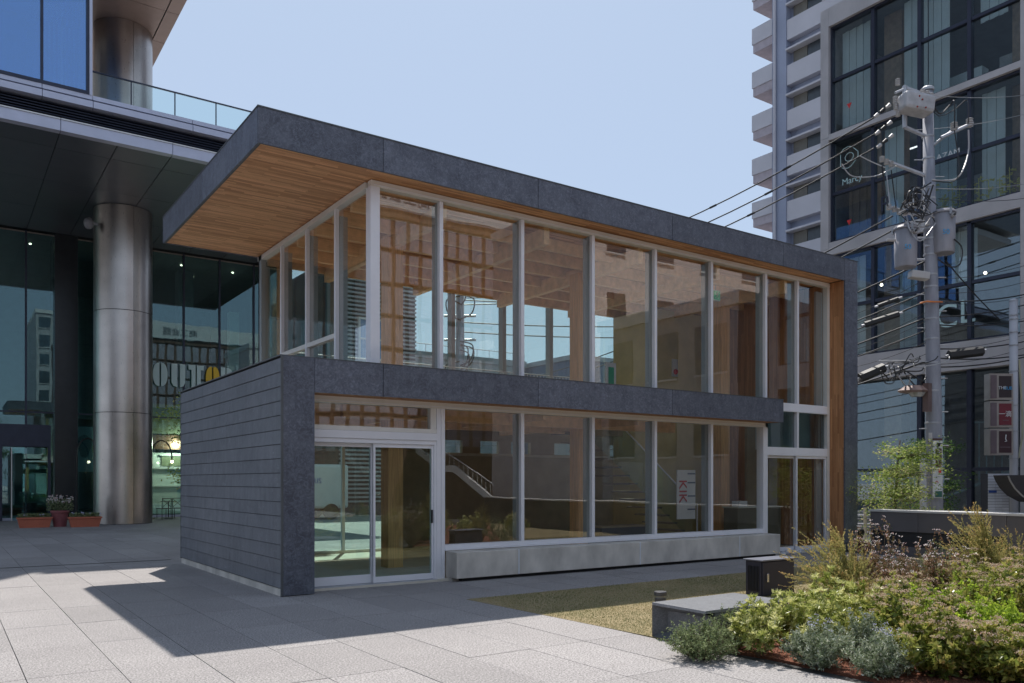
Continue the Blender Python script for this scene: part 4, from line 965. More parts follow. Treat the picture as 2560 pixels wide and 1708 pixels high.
# sign stack, tiled pillar, awning, service post
def lbox(nm, u0, u1, v0, v1, d, th, mat, par, rz=None):
    a = at(u0, v1, d); b = at(u1, v0, d); w = (b-a).dot(RT)
    o = link(nm, mesh_of(MB().box(0, w, 0, th, 0, b.z-a.z), mat), par, tuple(a)); o.rotation_euler = (0, 0, math.atan2(RT.y, RT.x)); return o
sg = thing('sign_stack', 'stack of three framed shop signs fixed beside the slim pole', 'sign', tuple(at(2505, 1138, 21.2)))
fr = M('sign_frame', (.32, .30, .28), .4, .5); s1 = M('sign_black', (.03, .022, .028), .35); s2 = M('sign_maroon', (.16, .02, .035), .35); s3 = M('sign_plum', (.045, .018, .026), .35); cy = M('sign_cyan', (.05, .32, .6), .5)
for v0, v1, mt in ((934, 1000, s1), (1003, 1069, s2), (1072, 1138, s3)):
    lbox('sign_body', 2474, 2533, v0, v1, 21.2, .25, fr, sg); lbox('sign_face', 2498, 2529, v0+6, v1-6, 21.19, .008, mt, sg); lbox('sign_side', 2477, 2492, v0+4, v1-4, 21.185, .008, M('sign_side_face', (.13, .10, .115), .3), sg)
text('lettering', 'THE', .115, white_p, sg, tuple(at(2506, 970, 21.17)), ra, .002); text('lettering', 'HUB', .115, cy, sg, tuple(at(2520, 971, 21.17)), ra, .002)
text('lettering', '一滴', .17, white_p, sg, tuple(at(2513, 1036, 21.17)), ra, .002)
for v in (1050, 1062): lbox('small_print', 2507, 2522, v, v+1.6, 21.172, .004, MATS['sign_side_face'], sg)
obj('emblem', MB().tube([tuple(at(2515, 1087, 21.17)), tuple(at(2514, 1098, 21.17)), tuple(at(2517, 1103, 21.17)), tuple(at(2512, 1104, 21.17))], .013, 6), white_p, sg)
lbox('small_print', 2500, 2526, 1117, 1119, 21.172, .004, MATS['sign_side_face'], sg)
tp = thing('tiled_pillar', 'short pillar of white tiles with a blue plate behind the planter wall', 'pillar', tuple(at(2495, 1290, 20.5)))
lbox('pillar_core', 2471.6, 2520, 1184.6, 1330, 20.52, .35, M('tile_joint', (.05, .05, .06), .8), tp)
til = mesh_of(MB().box(0, .165, 0, .03, 0, .062), M('white_tile', (.55, .55, .58), .35, rnd=.08), name='tile')
a0 = at(2471.5, 1184, 20.5)
for r in range(19):
    for c_ in range(3 if False else 3):
        off = .172*c_
        w0 = a0+RT*off-Vector((0, 0, .07*(r+1)-.004)); o = link('tile', til, tp, tuple(w0)); o.rotation_euler = (0, 0, math.atan2(RT.y, RT.x))
lbox('blue_plate', 2472, 2492, 1226, 1232, 20.48, .01, M('plate_blue', (.03, .07, .25), .4), tp)
aw = thing('awning', 'dark rounded fabric awning at the right edge above the planter wall', 'awning', tuple(at(2545, 1200, 20)))
m = MB(); c0 = at(2520, 1190, 19.6)
pts = [(0, 0), (.05, -.12), (.16, -.3), (.34, -.48), (.6, -.62), (1.2, -.7), (1.2, .02), (0, .02)]
for d in (0, .6):
    for a, b in pts: m.v.append(tuple(c0+RT*a+FW*d+Vector((0, 0, b))))
m.f = [tuple(range(8)), tuple(range(15, 7, -1))]+[(i, 8+i, 8+(i+1) % 8, (i+1) % 8) for i in range(8)]
obj('canopy', m, M('awning_fabric', (.035, .03, .03), .7), aw); obj('canopy_edge', MB().tube([tuple(c0+RT*a-FW*.01+Vector((0, 0, b))) for a, b in pts[:6]], .02, 6), fr, aw)
sp_ = thing('service_post', 'pale grey square post beside the utility pole behind the planter wall', 'post', tuple(at(2311, 1290, 19.6)))
lbox('post_body', 2305, 2316, 1131, 1340, 19.6, .12, pw, sp_)
# ================================================================ PLANTER WALL
pl = thing('planter_wall', 'long dark panelled planter wall with a pale top and a black recess on the right', 'planter wall', (17.0, 6, 0))
pg = M('planter_panel', (.13, .12, .125), .55, var=.08, rnd=.08, scale=2)
XW = 16.88
bx('wall_body', XW+.03, XW+.55, -3, 10.4, -.02, .93, core, pl)
bx('wall_cap', XW-.02, XW+.6, -3, 10.46, .932, .975, M('cap_granite', (.62, .60, .58), .6), pl)
py = [10.43, 9.35, 8.45, 7.6, 6.85, 6.1, 5.2, 4.3, 3.4, 2.5]
for i, (b, a) in enumerate(zip(py[:-1], py[1:])):
    if i < 3:
        bx('wall_panel', XW, XW+.028, a+.004, b-.004, .52, .93, pg, pl); bx('wall_panel', XW, XW+.028, a+.004, b-.004, -.02, .2, pg, pl)
    else:
        bx('wall_panel', XW, XW+.028, a+.004, b-.004, .42, .93, pg, pl); bx('wall_panel', XW, XW+.028, a+.004, b-.004, -.02, .413, pg, pl)
bx('wall_panel', XW+.03, XW+.55, 10.402, 10.43, -.02, .93, pg, pl)
bx('railing_post', 17.1, 17.16, 10.75, 10.81, STREET, .75, M('rail_tan', (.45, .40, .30), .6), pl) if False else None
rlg = thing('cable_railing', 'thin pale horizontal railing bars in the gap beside the zinc post', 'railing', (21, 12.2, STREET))
for v in (1278, 1288, 1297.5, 1309.5, 1316, 1331): obj('rail_bar', MB().tube([tuple(at(2110, v, 24)), tuple(at(2175, v, 24))], .018 if v in (1288, 1309.5, 1331) else .008, 6), pw, rlg)
obj('rail_post', MB().tube([tuple(at(2163, 1270, 24)), tuple(at(2163, 1400, 24))], .05, 8), M('rail_tan2', (.45, .40, .30), .6), rlg)
# ================================================================ GRANITE BLOCK BENCH
gb = thing('block_seat', 'low dark stone block seat with a recessed end beside the shrubs', 'seat', (6.65, 5.8, 0))
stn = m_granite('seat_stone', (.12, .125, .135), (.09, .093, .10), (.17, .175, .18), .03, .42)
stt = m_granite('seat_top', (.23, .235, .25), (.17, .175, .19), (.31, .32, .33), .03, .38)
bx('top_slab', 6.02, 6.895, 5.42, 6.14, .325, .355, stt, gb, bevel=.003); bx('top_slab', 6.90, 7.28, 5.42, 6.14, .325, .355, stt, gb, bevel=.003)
# end frame: mitred edge running in to a recessed panel
m = MB(); o_ = [(5.425, .003), (6.135, .003), (6.135, .324), (5.425, .324)]; i_ = [(5.43, .06), (6.03, .06), (6.03, .27), (5.43, .27)]
m.v = [(6.022, a, b) for a, b in o_]+[(6.14, a, b) for a, b in i_]
m.f = [(0, 1, 5, 4), (1, 2, 6, 5), (2, 3, 7, 6), (4, 5, 6, 7)]
obj('recessed_end', m, stn, gb)
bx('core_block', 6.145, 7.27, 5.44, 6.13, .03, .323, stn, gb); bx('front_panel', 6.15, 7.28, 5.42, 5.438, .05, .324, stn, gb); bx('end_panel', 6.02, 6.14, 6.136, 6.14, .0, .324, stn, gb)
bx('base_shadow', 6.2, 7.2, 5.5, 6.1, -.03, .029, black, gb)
# ================================================================ ELECTRIC CABINET
ec = thing('electric_cabinet', 'dark blue-black metal electric cabinet with a chrome handle standing on the lawn', 'cabinet', (9.67, 7.5, 0))
cbm = M('cabinet_navy', (.035, .034, .05), .45, .2, var=.06)
bx('cabinet_body', 9.31, 10.02, 7.375, 7.64, 0.0, .49, cbm, ec, bevel=.004); bx('cabinet_door', 9.325, 10.005, 7.352, 7.372, .015, .475, cbm, ec, bevel=.003)
bx('cabinet_lid', 9.285, 10.05, 7.335, 7.67, .492, .512, M('cabinet_lid', (.22, .23, .28), .35, .3), ec, bevel=.004)
bx('door_handle', 9.385, 9.42, 7.325, 7.351, .20, .32, M('chrome', (.7, .7, .7), .2, .9), ec, bevel=.005)
for k in range(8): bx('side_vent', 9.300, 9.309, 7.41+.025*k, 7.42+.025*k, .07, .42, black, ec)
# bollard lights
def bollard(x, y, lab):
    t = thing('bollard_light', lab, 'garden light', (x, y, 0), 'short garden lights on the lawn')
    bm2 = M('bollard_metal', (.10, .10, .11), .45, .5)
    obj('bollard_body', MB().lathe([(.07, 0), (.07, .17)], (x, y, 0), 24), bm2, t); obj('light_ring', MB().lathe([(.055, .171), (.055, .20)], (x, y, 0), 24), M('lens2', (.3, .3, .28), .3), t)
    obj('bollard_cap', MB().lathe([(.078, .201), (.078, .245), (.072, .25)], (x, y, 0), 24), bm2, t)
bollard(7.25, 7.25, 'short round dark garden light on the lawn behind the block seat')
bollard(14.9, 6.9, 'small low garden light on the far lawn among the tall grass')
t = thing('service_pillar', 'small white service pillar on the grass half hidden by shrubs', 'pillar', (9.2, 5.3, 0))
bx('pillar_body', 9.1, 9.27, 5.28, 5.42, 0, .36, white_p, t, bevel=.01); bx('pillar_cap', 9.07, 9.30, 5.25, 5.45, .361, .385, porc, t, bevel=.008); bx('socket', 9.272, 9.28, 5.31, 5.39, .2, .33, black, t)
# white rocks by the side entrance
rk = M('white_stone', (.55, .55, .58), .8)
random.seed(3)
for i in range(14):
    x, y, r = 14.85+random.random()*.8, 11.22+random.random()*.22, random.uniform(.03, .07)
    mb = MB().ball((0, 0, 0), r, 6, .7); mb.v = [(a*random.uniform(.8, 1.2), b*random.uniform(.8, 1.2), c*random.uniform(.8, 1.2)) for a, b, c in mb.v]
    tag(obj('rock', mb, rk, loc=(x, y, r*.5)), 'small white stone in the heap at the foot of the right glass doors', 'stone', 'white stones by the right doors')
# ================================================================ FLOWER POTS
terr = M('terracotta', (.48, .14, .08), .7, var=.1); maroon = M('maroon_pot', (.26, .08, .085), .7)
def trough(cx, cy, w, lab):
    t = thing('planter_trough', lab, 'planter', (cx, cy, 0), 'terracotta planters by the lobby')
    m = MB(); a, b = w/2-.07, .13; A, B = w/2, .17; h = .30
    m.v = [(cx-a, cy-b, 0), (cx+a, cy-b, 0), (cx+a, cy+b, 0), (cx-a, cy+b, 0), (cx-A, cy-B, h), (cx+A, cy-B, h), (cx+A, cy+B, h), (cx-A, cy+B, h)]; m.f = [(3, 2, 1, 0), (4, 5, 6, 7), (0, 1, 5, 4), (1, 2, 6, 5), (2, 3, 7, 6), (3, 0, 4, 7)]
    obj('trough_body', m, terr, t); bx('trough_rim', cx-A-.025, cx+A+.025, cy-B-.025, cy+B+.025, h+.001, h+.055, terr, t); return t
tr1 = trough(2.68, 32.7, 1.02, 'terracotta flower trough left of the tall pot'); tr2 = trough(4.17, 32.2, 1.0, 'terracotta flower trough right of the tall pot')
pt = thing('flower_pot', 'tall maroon flower pot with white flowers between two troughs', 'flower pot', (3.47, 32.85, 0))
obj('pot_body', MB().lathe([(.20, 0), (.27, .5), (.30, .5), (.30, .57)], (3.47, 32.85, 0), 20), maroon, pt)
# ================================================================ PERSON beyond the gap
t = thing('person', 'person with dark hair in a patterned dark shirt sitting beyond the zinc post', 'person', tuple(at(2152, 1395, 19.6)))
pp = at(2150, 1320, 19.8)
bm = bmesh.new(); ly = None
me = bpy.data.meshes.new('body'); base = Vector((pp.x, pp.y, -.42))
J = {'pel': (0, 0, .05), 'sp': (0, 0, .25), 'ch': (0, 0, .45), 'nk': (0, 0, .60), 'hd': (0, -.02, .68), 'hd2': (0, -.03, .80), 'sl': (-.17, 0, .54), 'el': (-.23, -.05, .28), 'hl': (-.14, -.28, .2), 'sr': (.17, 0, .54), 'er': (.23, -.05, .28), 'hr': (.14, -.28, .2), 'kl': (-.12, -.42, .08), 'fl': (-.12, -.45, -.36), 'tl': (-.12, -.58, -.38), 'kr': (.12, -.42, .08), 'fr': (.12, -.45, -.36), 'tr': (.12, -.58, -.38)}
R_ = {'pel': .15, 'sp': .13, 'ch': .15, 'nk': .055, 'hd': .08, 'hd2': .085, 'sl': .06, 'el': .045, 'hl': .03, 'sr': .06, 'er': .045, 'hr': .03, 'kl': .07, 'fl': .04, 'tl': .035, 'kr': .07, 'fr': .04, 'tr': .035}
ks = list(J); E_ = [('pel', 'sp'), ('sp', 'ch'), ('ch', 'nk'), ('nk', 'hd'), ('hd', 'hd2'), ('ch', 'sl'), ('sl', 'el'), ('el', 'hl'), ('ch', 'sr'), ('sr', 'er'), ('er', 'hr'), ('pel', 'kl'), ('kl', 'fl'), ('fl', 'tl'), ('pel', 'kr'), ('kr', 'fr'), ('fr', 'tr')]
me.from_pydata([J[k] for k in ks], [(ks.index(a), ks.index(b)) for a, b in E_], [])
po = link('body', me, t, tuple(base)); po.rotation_euler = (0, 0, 2.2)
md = po.modifiers.new('s', 'SKIN'); po.modifiers.new('u', 'SUBSURF').levels = 1
for i, k in enumerate(ks): me.skin_vertices[0].data[i].radius = (R_[k], R_[k]); 
me.skin_vertices[0].data[0].use_root = True
me.materials.append(M('shirt_dark', (.06, .025, .03), .8, var=.9, scale=30))
hq = base+Vector((0, 0, 0)); q = Matrix.Rotation(2.2, 3, 'Z') @ Vector((0, .01, .79)); obj('hair', MB().ball(tuple(base+q), .105, 12, 1.05), M('hair', (.01, .008, .008), .6), t, smooth=True)
tag(bx('wall_bench', base.x-.5, base.x+.5, base.y-.25, base.y+.35, STREET, -.46, concrete, None), 'low concrete seat under the person beyond the zinc post', 'bench')
# ================================================================ LAWN AND PLANTING BED
def m_lawn():
    m, n, b, o = nmat('lawn_soil'); p = pos(n); f = noise(n, p, 1.1, 5, .65); f2 = noise(n, p, 30, 4, .7)
    c = mixc(n, .5, ramp(n, f, [(.35, (.17, .15, .07)), (.65, (.32, .25, .15))]), ramp(n, f2, [(.3, (.13, .12, .05)), (.7, (.40, .29, .16))])); L(n, c, b.inputs['Base Color']); b.inputs['Roughness'].default_value = .95; bump(n, b, f2, .5, .01); return m
lawn_pts = [(5.85, 9.50), (16.86, 9.50), (16.86, -2), (9.5, 1.0), (8.5, 3.5), (7.6, 5.3), (6.02, 5.30), (6.0, 6.2)]
lw = obj('lawn', MB().prism(lawn_pts, 2, -.05, .004), m_lawn()); tag(lw, kind='structure')
soil_pts = [(6.04, 5.36), (6.14, 4.8), (6.13, 3.85), (6.19, 2.7), (6.3, -1), (16.8, -2.5), (12, 5.4), (7.6, 5.36)]
def m_soil():
    m, n, b, o = nmat('red_soil'); p = pos(n); f = noise(n, p, 45, 5, .8); c = ramp(n, f, [(.3, (.09, .028, .015)), (.55, (.21, .075, .04)), (.75, (.34, .14, .08))]); L(n, c, b.inputs['Base Color']); b.inputs['Roughness'].default_value = .95; bump(n, b, f, .9, .02); return m
so = obj('soil_bed', MB().prism(soil_pts, 2, -.05, .014), m_soil()); tag(so, kind='structure')
# bark chips on the soil, joined
def np_mesh(name, V, Fc, tone, mat, parent=None, loc=None):
    """V (n,k,3) faces with k corners"""
    n, k, _ = V.shape
    me = bpy.data.meshes.new(name); me.vertices.add(n*k); me.vertices.foreach_set('co', V.reshape(-1).astype(np.float32))
    me.loops.add(n*k); me.loops.foreach_set('vertex_index', np.arange(n*k, dtype=np.int32))
    me.polygons.add(n); me.polygons.foreach_set('loop_start', np.arange(0, n*k, k, dtype=np.int32)); me.polygons.foreach_set('loop_total', np.full(n, k, dtype=np.int32))
    me.update(calc_edges=True); a = me.attributes.new('tone', 'FLOAT', 'POINT'); a.data.foreach_set('value', np.repeat(tone, k).astype(np.float32))
    me.materials.append(mat); return link(name, me, parent, loc)
def rot_to(dirs):
    d = dirs/np.linalg.norm(dirs, axis=1, keepdims=True)
    a = np.where(np.abs(d[:, 2:3]) < .9, np.array([[0, 0, 1.]]), np.array([[1., 0, 0]]))
    s = np.cross(d, a); s /= np.linalg.norm(s, axis=1, keepdims=True); u = np.cross(s, d); return d, s, u
def leaves_np(P, D, Ln, Wd, roll=None, fold=.25, curl=0.):
    """two-piece folded leaves: each leaf two quads about the midrib; P base, D direction"""
    n = len(P); d, s, u = rot_to(D)
    if roll is None: roll = rng.uniform(0, 6.28, n)
    c, si = np.cos(roll)[:, None], np.sin(roll)[:, None]; s2 = s*c+u*si; u2 = -s*si+u*c
    Ln = np.broadcast_to(Ln, n)[:, None]; Wd = np.broadcast_to(Wd, n)[:, None]
    base = P; tip = P+d*Ln-u2*Ln*curl; mid = P+d*Ln*.5+u2*Ln*curl*.3
    e1 = mid+s2*Wd*.5+u2*Wd*fold; e2 = mid-s2*Wd*.5+u2*Wd*fold
    A = np.stack([base, e1, tip, tip*0+mid], 1); B = np.stack([base, mid, tip, e2], 1)
    A = np.stack([base, e1, tip, mid], 1)
    return np.concatenate([A, B], 0)
def tufts(n, x0, x1, y0, y1, inside):
    P = np.stack([rng.uniform(x0, x1, n), rng.uniform(y0, y1, n), np.zeros(n)], 1); return P[inside(P)]
def in_poly(P, poly):
    x, y = P[:, 0], P[:, 1]; ins = np.zeros(len(P), bool); j = len(poly)-1
    for i in range(len(poly)):
        xi, yi = poly[i]; xj, yj = poly[j]
        c = ((yi > y) != (yj > y)) & (x < (xj-xi)*(y-yi)/(yj-yi+1e-12)+xi); ins ^= c; j = i
    return ins
def noise2(P, s, seed):
    r = np.random.default_rng(seed); v = np.zeros(len(P))
    for k in range(5):
        a = r.uniform(0, 6.28); f = s*(1.5**k); v += np.sin((P[:, 0]*math.cos(a)+P[:, 1]*math.sin(a))*f+r.uniform(0, 6.28))/(1.25**k)
    return v/3
bed_and = lambda P: in_poly(P, lawn_pts)
P = tufts(150000, 5.9, 15, 4.5, 9.48, bed_and); P = P[~((P[:, 0] > 6.0) & (P[:, 0] < 7.3) & (P[:, 1] > 5.4) & (P[:, 1] < 6.16))]
n = len(P); D = np.stack([rng.normal(0, .6, n), rng.normal(0, .6, n), np.ones(n)], 1); h = rng.uniform(.010, .024, n)
d = D/np.linalg.norm(D, axis=1, keepdims=True); s = np.cross(d, np.array([0, 0, 1.])+rng.normal(0, .5, (n, 3))); s /= np.linalg.norm(s, axis=1, keepdims=True)
w = .0028; P[:, 2] = .004
V = np.stack([P-s*w, P+s*w, P+d*h[:, None]], 1)
tone = np.clip(.5+.35*noise2(P, 2.2, 4)+rng.normal(0, .22, n), 0, 1)
gm_ = m_leaf('grass_blade', [(.10, .12, .04), (.18, .18, .075), (.30, .25, .13), (.42, .33, .20)], .6, .15)
o = np_mesh('grass', V, None, tone, gm_); tag(o, 'short half dry lawn grass between the path and the shrub bed', 'grass', kind='stuff')
P = tufts(9000, 6, 9, 1, 5.4, lambda q: in_poly(q, soil_pts)); n = len(P); P[:, 2] = .016; D = np.stack([rng.normal(0, 1, n), rng.normal(0, 1, n), rng.uniform(0, .35, n)], 1)
V = leaves_np(P, D, rng.uniform(.012, .035, n), rng.uniform(.006, .014, n))
o = np_mesh('bark_chips', V, None, np.tile(rng.random(n), 2), m_leaf('bark', [(.12, .035, .02), (.28, .10, .055), (.42, .20, .12)], .9, 0)); tag(o, 'red brown bark chips over the soil of the shrub bed', 'bark mulch', kind='stuff')

# ================================================================ SHRUBS
stem_m = M('stem', (.16, .11, .07), .8)
def curve3(p0, p1, p2, n): 
    t = np.linspace(0, 1, n)[:, None]; return (1-t)**2*p0+2*t*(1-t)*p1+t*t*p2
def shrub(label, c, rad, h, nb, twigs, leafspec, mat, group=None, low=.1, name='shrub', cat='shrub', spread=1., upright=.5, tone_bias=0., stem_mat=None, flowers=None):
    """stems fan out from the base; twigs branch off them and carry the leaves"""
    c = np.array([c[0], c[1], .0]); t = thing(name, label, cat, tuple(c), group)
    sm = MB(); LP, LD, LT = [], [], []; tips = []
    nl, ll, lw_, kind = leafspec
    for i in range(nb):
        a = rng.uniform(0, 6.283); rr = rad*math.sqrt(rng.uniform(.02, 1)); hz = h*(1-.55*(rr/rad)**2)*rng.uniform(.75, 1.08)
        e = c+np.array([math.cos(a)*rr*spread, math.sin(a)*rr*spread, max(low, hz)])
        b = c+np.array([math.cos(a), math.sin(a), 0])*rad*.12*rng.random(); m = (b+e)/2+np.array([math.cos(a), math.sin(a), 0])*rr*.25*(1-upright)-np.array([0, 0, .1*h*(1-upright)])
        pts = curve3(b, m, e, 7)
        sm.tube([tuple(q) for q in pts], [.006*(1-.1*k)*max(.5, h) for k in range(7)], 4)
        dirs = np.gradient(pts, axis=0)
        for k in range(twigs):
            f = rng.uniform(.3, 1.0) if k else 1.0; q = pts[min(6, int(f*6))]; dd = dirs[min(6, int(f*6))]/np.linalg.norm(dirs[min(6, int(f*6))])
            td = dd*upright*1.3+rng.normal(0, .55, 3)+np.array([0, 0, .35]); td /= np.linalg.norm(td); tl = rng.uniform(.35, 1.0)*rad*.38
            ee = q+td*tl; ee[2] = max(.03, ee[2])
            if rng.random() < .35: sm.tube([tuple(q), tuple(ee)], [.0022, .0012], 3)
            tips.append((ee, td))
            if kind == 'whorl':
                m_ = nl; ang = np.linspace(0, 6.28, m_, endpoint=False)+rng.random(); dz, s_, u_ = rot_to(td[None]);
                D = dz*rng.uniform(.3, .9, (m_, 1))+s_*np.cos(ang)[:, None]+u_*np.sin(ang)[:, None]; P_ = ee+D*0
                LP.append(P_); LD.append(D); LT.append(np.clip(rng.normal(.55, .2)+rng.normal(0, .12, m_), 0, 1))
                m2 = nl//2; f2 = rng.uniform(0, 1, (m2, 1)); LP.append(q+(ee-q)*f2); LD.append(td+rng.normal(0, .8, (m2, 3))); LT.append(np.clip(rng.normal(.25, .15, m2), 0, 1))
            else:
                f2 = np.sort(rng.uniform(0, 1, nl))[:, None]; LP.append(q+(ee-q)*f2+rng.normal(0, .004, (nl, 3))); LD.append(td*.6+rng.normal(0, .75, (nl, 3)))
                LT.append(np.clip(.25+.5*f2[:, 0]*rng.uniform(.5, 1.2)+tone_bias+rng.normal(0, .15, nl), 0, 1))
    P_, D_, T_ = np.concatenate(LP), np.concatenate(LD), np.concatenate(LT)
    ok = P_[:, 2] > .01; P_, D_, T_ = P_[ok], D_[ok], T_[ok]; n = len(P_)
    V = leaves_np(P_, D_, rng.uniform(.7, 1.15, n)*ll, rng.uniform(.75, 1.15, n)*lw_, curl=.12)
    fo = np_mesh('foliage', V, None, np.tile(T_, 2), mat, t); fo['kind'] = 'stuff'
    fo.location = -Vector(tuple(c)) 
    st = obj('stems', sm, stem_mat or stem_m, t); st['kind'] = 'stuff'
    if flowers:
        nf, fr_, cnt, fm, rr_ = flowers; FV = []; 
        tips.sort(key=lambda q: -q[0][2]-.3*rng.random()*h)
        for ee, td in tips[:nf]:
            m_ = cnt; a = rng.uniform(0, 6.283, m_); r = fr_*np.sqrt(rng.random(m_)); cz = ee+np.array([0, 0, .02])
            Pc = np.stack([cz[0]+r*np.cos(a), cz[1]+r*np.sin(a), cz[2]+.35*fr_*(1-(r/fr_)**2)+rng.normal(0, .003, m_)], 1)
            Dn = rng.normal(0, .6, (m_, 3))+np.array([0, 0, .6]); FV.append(leaves_np(Pc, Dn, rr_, rr_*.9, curl=0))
        if FV:
            FV = np.concatenate(FV); fo = np_mesh('flowers', FV, None, rng.random(len(FV)), fm, t); fo['kind'] = 'stuff'; fo.location = -Vector(tuple(c))
    return t
lf_green = m_leaf('leaf_small_green', [(.06, .085, .035), (.16, .20, .09), (.33, .37, .20)])
lf_whorl = m_leaf('leaf_pittosporum', [(.10, .14, .03), (.27, .30, .07), (.50, .50, .20), (.62, .60, .34)], .32)
lf_silver = m_leaf('leaf_silver', [(.05, .08, .035), (.14, .18, .09), (.30, .33, .23), (.58, .58, .49)], .6, .12)
lf_vib = m_leaf('leaf_viburnum', [(.05, .075, .015), (.15, .19, .035), (.31, .31, .08), (.42, .33, .13)], .25, .25)
lf_lime = m_leaf('leaf_lime', [(.10, .17, .02), (.27, .37, .04), (.46, .55, .07)], .5, .35)
lf_abelia = m_leaf('leaf_abelia', [(.06, .055, .025), (.14, .12, .05), (.26, .14, .09), (.48, .42, .36)], .25, .2)
lf_feather = m_leaf('leaf_feather', [(.10, .11, .03), (.24, .24, .08), (.38, .33, .13), (.52, .33, .15)], .45, .3)
fl_pink = m_leaf('flower_tan', [(.30, .20, .13), (.50, .38, .26), (.64, .56, .44), (.48, .25, .20)], .6, .2)
fl_blue = m_leaf('flower_lilac', [(.40, .38, .62), (.60, .60, .78)], .6, .2)
fl_white = m_leaf('flower_white', [(.55, .52, .48), (.75, .72, .70), (.5, .2, .2)], .6, .2)
def gp(u, d):
    t_ = (u-1280)/F_PX; return ((FW.x+t_*RT.x)*d, (FW.y+t_*RT.y)*d)
# small-leaved green shrub leaning over the paving by the seat
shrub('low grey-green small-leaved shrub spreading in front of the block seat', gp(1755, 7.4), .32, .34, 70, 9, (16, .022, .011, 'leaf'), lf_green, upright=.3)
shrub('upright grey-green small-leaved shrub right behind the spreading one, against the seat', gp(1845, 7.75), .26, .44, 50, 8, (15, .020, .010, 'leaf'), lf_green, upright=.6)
G1 = 'rosette-leaved shrubs in the bed'; wsp = (12, .062, .021, 'whorl')
shrub('yellow-green shrub with leaf rosettes on bare stems nearest the block seat', gp(1905, 7.5), .30, .53, 20, 6, wsp, lf_whorl, G1, upright=.7)
shrub('yellow-green rosette shrub just behind the left silver shrub', gp(2050, 7.8), .36, .48, 32, 6, wsp, lf_whorl, G1, upright=.6)
shrub('yellow-green rosette shrub in front of the service pillar, its top leaves standing high', gp(2065, 8.4), .30, .60, 24, 6, wsp, lf_whorl, G1, upright=.8)
shrub('yellow-green rosette shrub right of the service pillar under the feathery plume', gp(2135, 8.1), .34, .50, 28, 6, wsp, lf_whorl, G1, upright=.6)
shrub('yellow-green rosette shrub between the seat and the service pillar', gp(1985, 8.1), .30, .48, 26, 6, wsp, lf_whorl, G1, upright=.6)
G2 = 'silver shrubs along the paving edge'; ssp = (14, .034, .011, 'leaf')
SPALE = M('stem_pale', (.3, .32, .28), .8)
shrub('silver-leaved shrub with lilac specks, left one at the paving edge', gp(2045, 7.05), .27, .36, 60, 9, ssp, lf_silver, G2, upright=.5, flowers=(14, .02, 6, fl_blue, .011), stem_mat=SPALE)
shrub('silver-leaved shrub with lilac specks, right one at the bottom edge of the picture', gp(2205, 6.7), .27, .34, 60, 9, ssp, lf_silver, G2, upright=.5, flowers=(14, .02, 6, fl_blue, .011), stem_mat=SPALE)
shrub('silver-leaved shrub in the middle, behind the other two silver ones', gp(2150, 7.3), .22, .42, 40, 9, ssp, lf_silver, G2, upright=.6, flowers=(10, .02, 6, fl_blue, .011), stem_mat=SPALE)
G3 = 'broad-leaved shrubs with pale flower heads'
fs = (34, .055, 46, fl_pink, .011); bl = (11, .066, .036, 'leaf')
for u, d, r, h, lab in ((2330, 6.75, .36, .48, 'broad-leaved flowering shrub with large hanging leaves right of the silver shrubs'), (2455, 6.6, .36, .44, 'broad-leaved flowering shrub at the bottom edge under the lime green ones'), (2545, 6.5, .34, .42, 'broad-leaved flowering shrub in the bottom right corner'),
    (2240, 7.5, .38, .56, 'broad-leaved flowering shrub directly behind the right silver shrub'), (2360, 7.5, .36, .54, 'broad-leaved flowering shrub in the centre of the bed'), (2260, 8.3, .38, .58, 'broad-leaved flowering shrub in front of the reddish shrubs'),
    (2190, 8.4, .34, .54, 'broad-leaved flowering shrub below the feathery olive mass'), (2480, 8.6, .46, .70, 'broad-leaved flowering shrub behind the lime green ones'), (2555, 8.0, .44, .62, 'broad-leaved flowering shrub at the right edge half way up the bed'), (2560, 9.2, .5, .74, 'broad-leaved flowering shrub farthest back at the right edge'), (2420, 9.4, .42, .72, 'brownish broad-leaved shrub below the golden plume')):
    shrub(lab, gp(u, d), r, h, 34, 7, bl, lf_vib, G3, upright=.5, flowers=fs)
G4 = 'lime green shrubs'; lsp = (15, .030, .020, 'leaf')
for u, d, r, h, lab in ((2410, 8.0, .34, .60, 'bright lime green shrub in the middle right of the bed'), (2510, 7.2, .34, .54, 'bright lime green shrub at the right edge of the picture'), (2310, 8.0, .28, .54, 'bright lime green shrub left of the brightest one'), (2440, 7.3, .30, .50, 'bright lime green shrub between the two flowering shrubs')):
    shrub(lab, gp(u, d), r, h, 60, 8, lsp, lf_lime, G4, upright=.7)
G5 = 'reddish small-leaved shrubs'; asp = (18, .026, .017, 'leaf')
shrub('reddish shrub with tiny glossy leaves left of the tall plume', gp(2270, 9.3), .46, .84, 46, 8, asp, lf_abelia, G5, upright=.8, flowers=(40, .03, 6, fl_white, .016))
shrub('reddish shrub with tiny glossy leaves in front of the black recess', gp(2345, 9.6), .42, .86, 44, 8, asp, lf_abelia, G5, upright=.8, flowers=(40, .03, 6, fl_white, .016))
shrub('reddish shrub with white specks rising before the zinc post', gp(2195, 9.9), .42, 1.06, 34, 8, asp, lf_abelia, G5, upright=.9, flowers=(50, .03, 6, fl_white, .016))
shrub('pale green loose shrub with pink flowers by the planter wall', gp(2370, 11.5), .45, .66, 36, 7, (14, .035, .01, 'leaf'), lf_green, upright=.8)
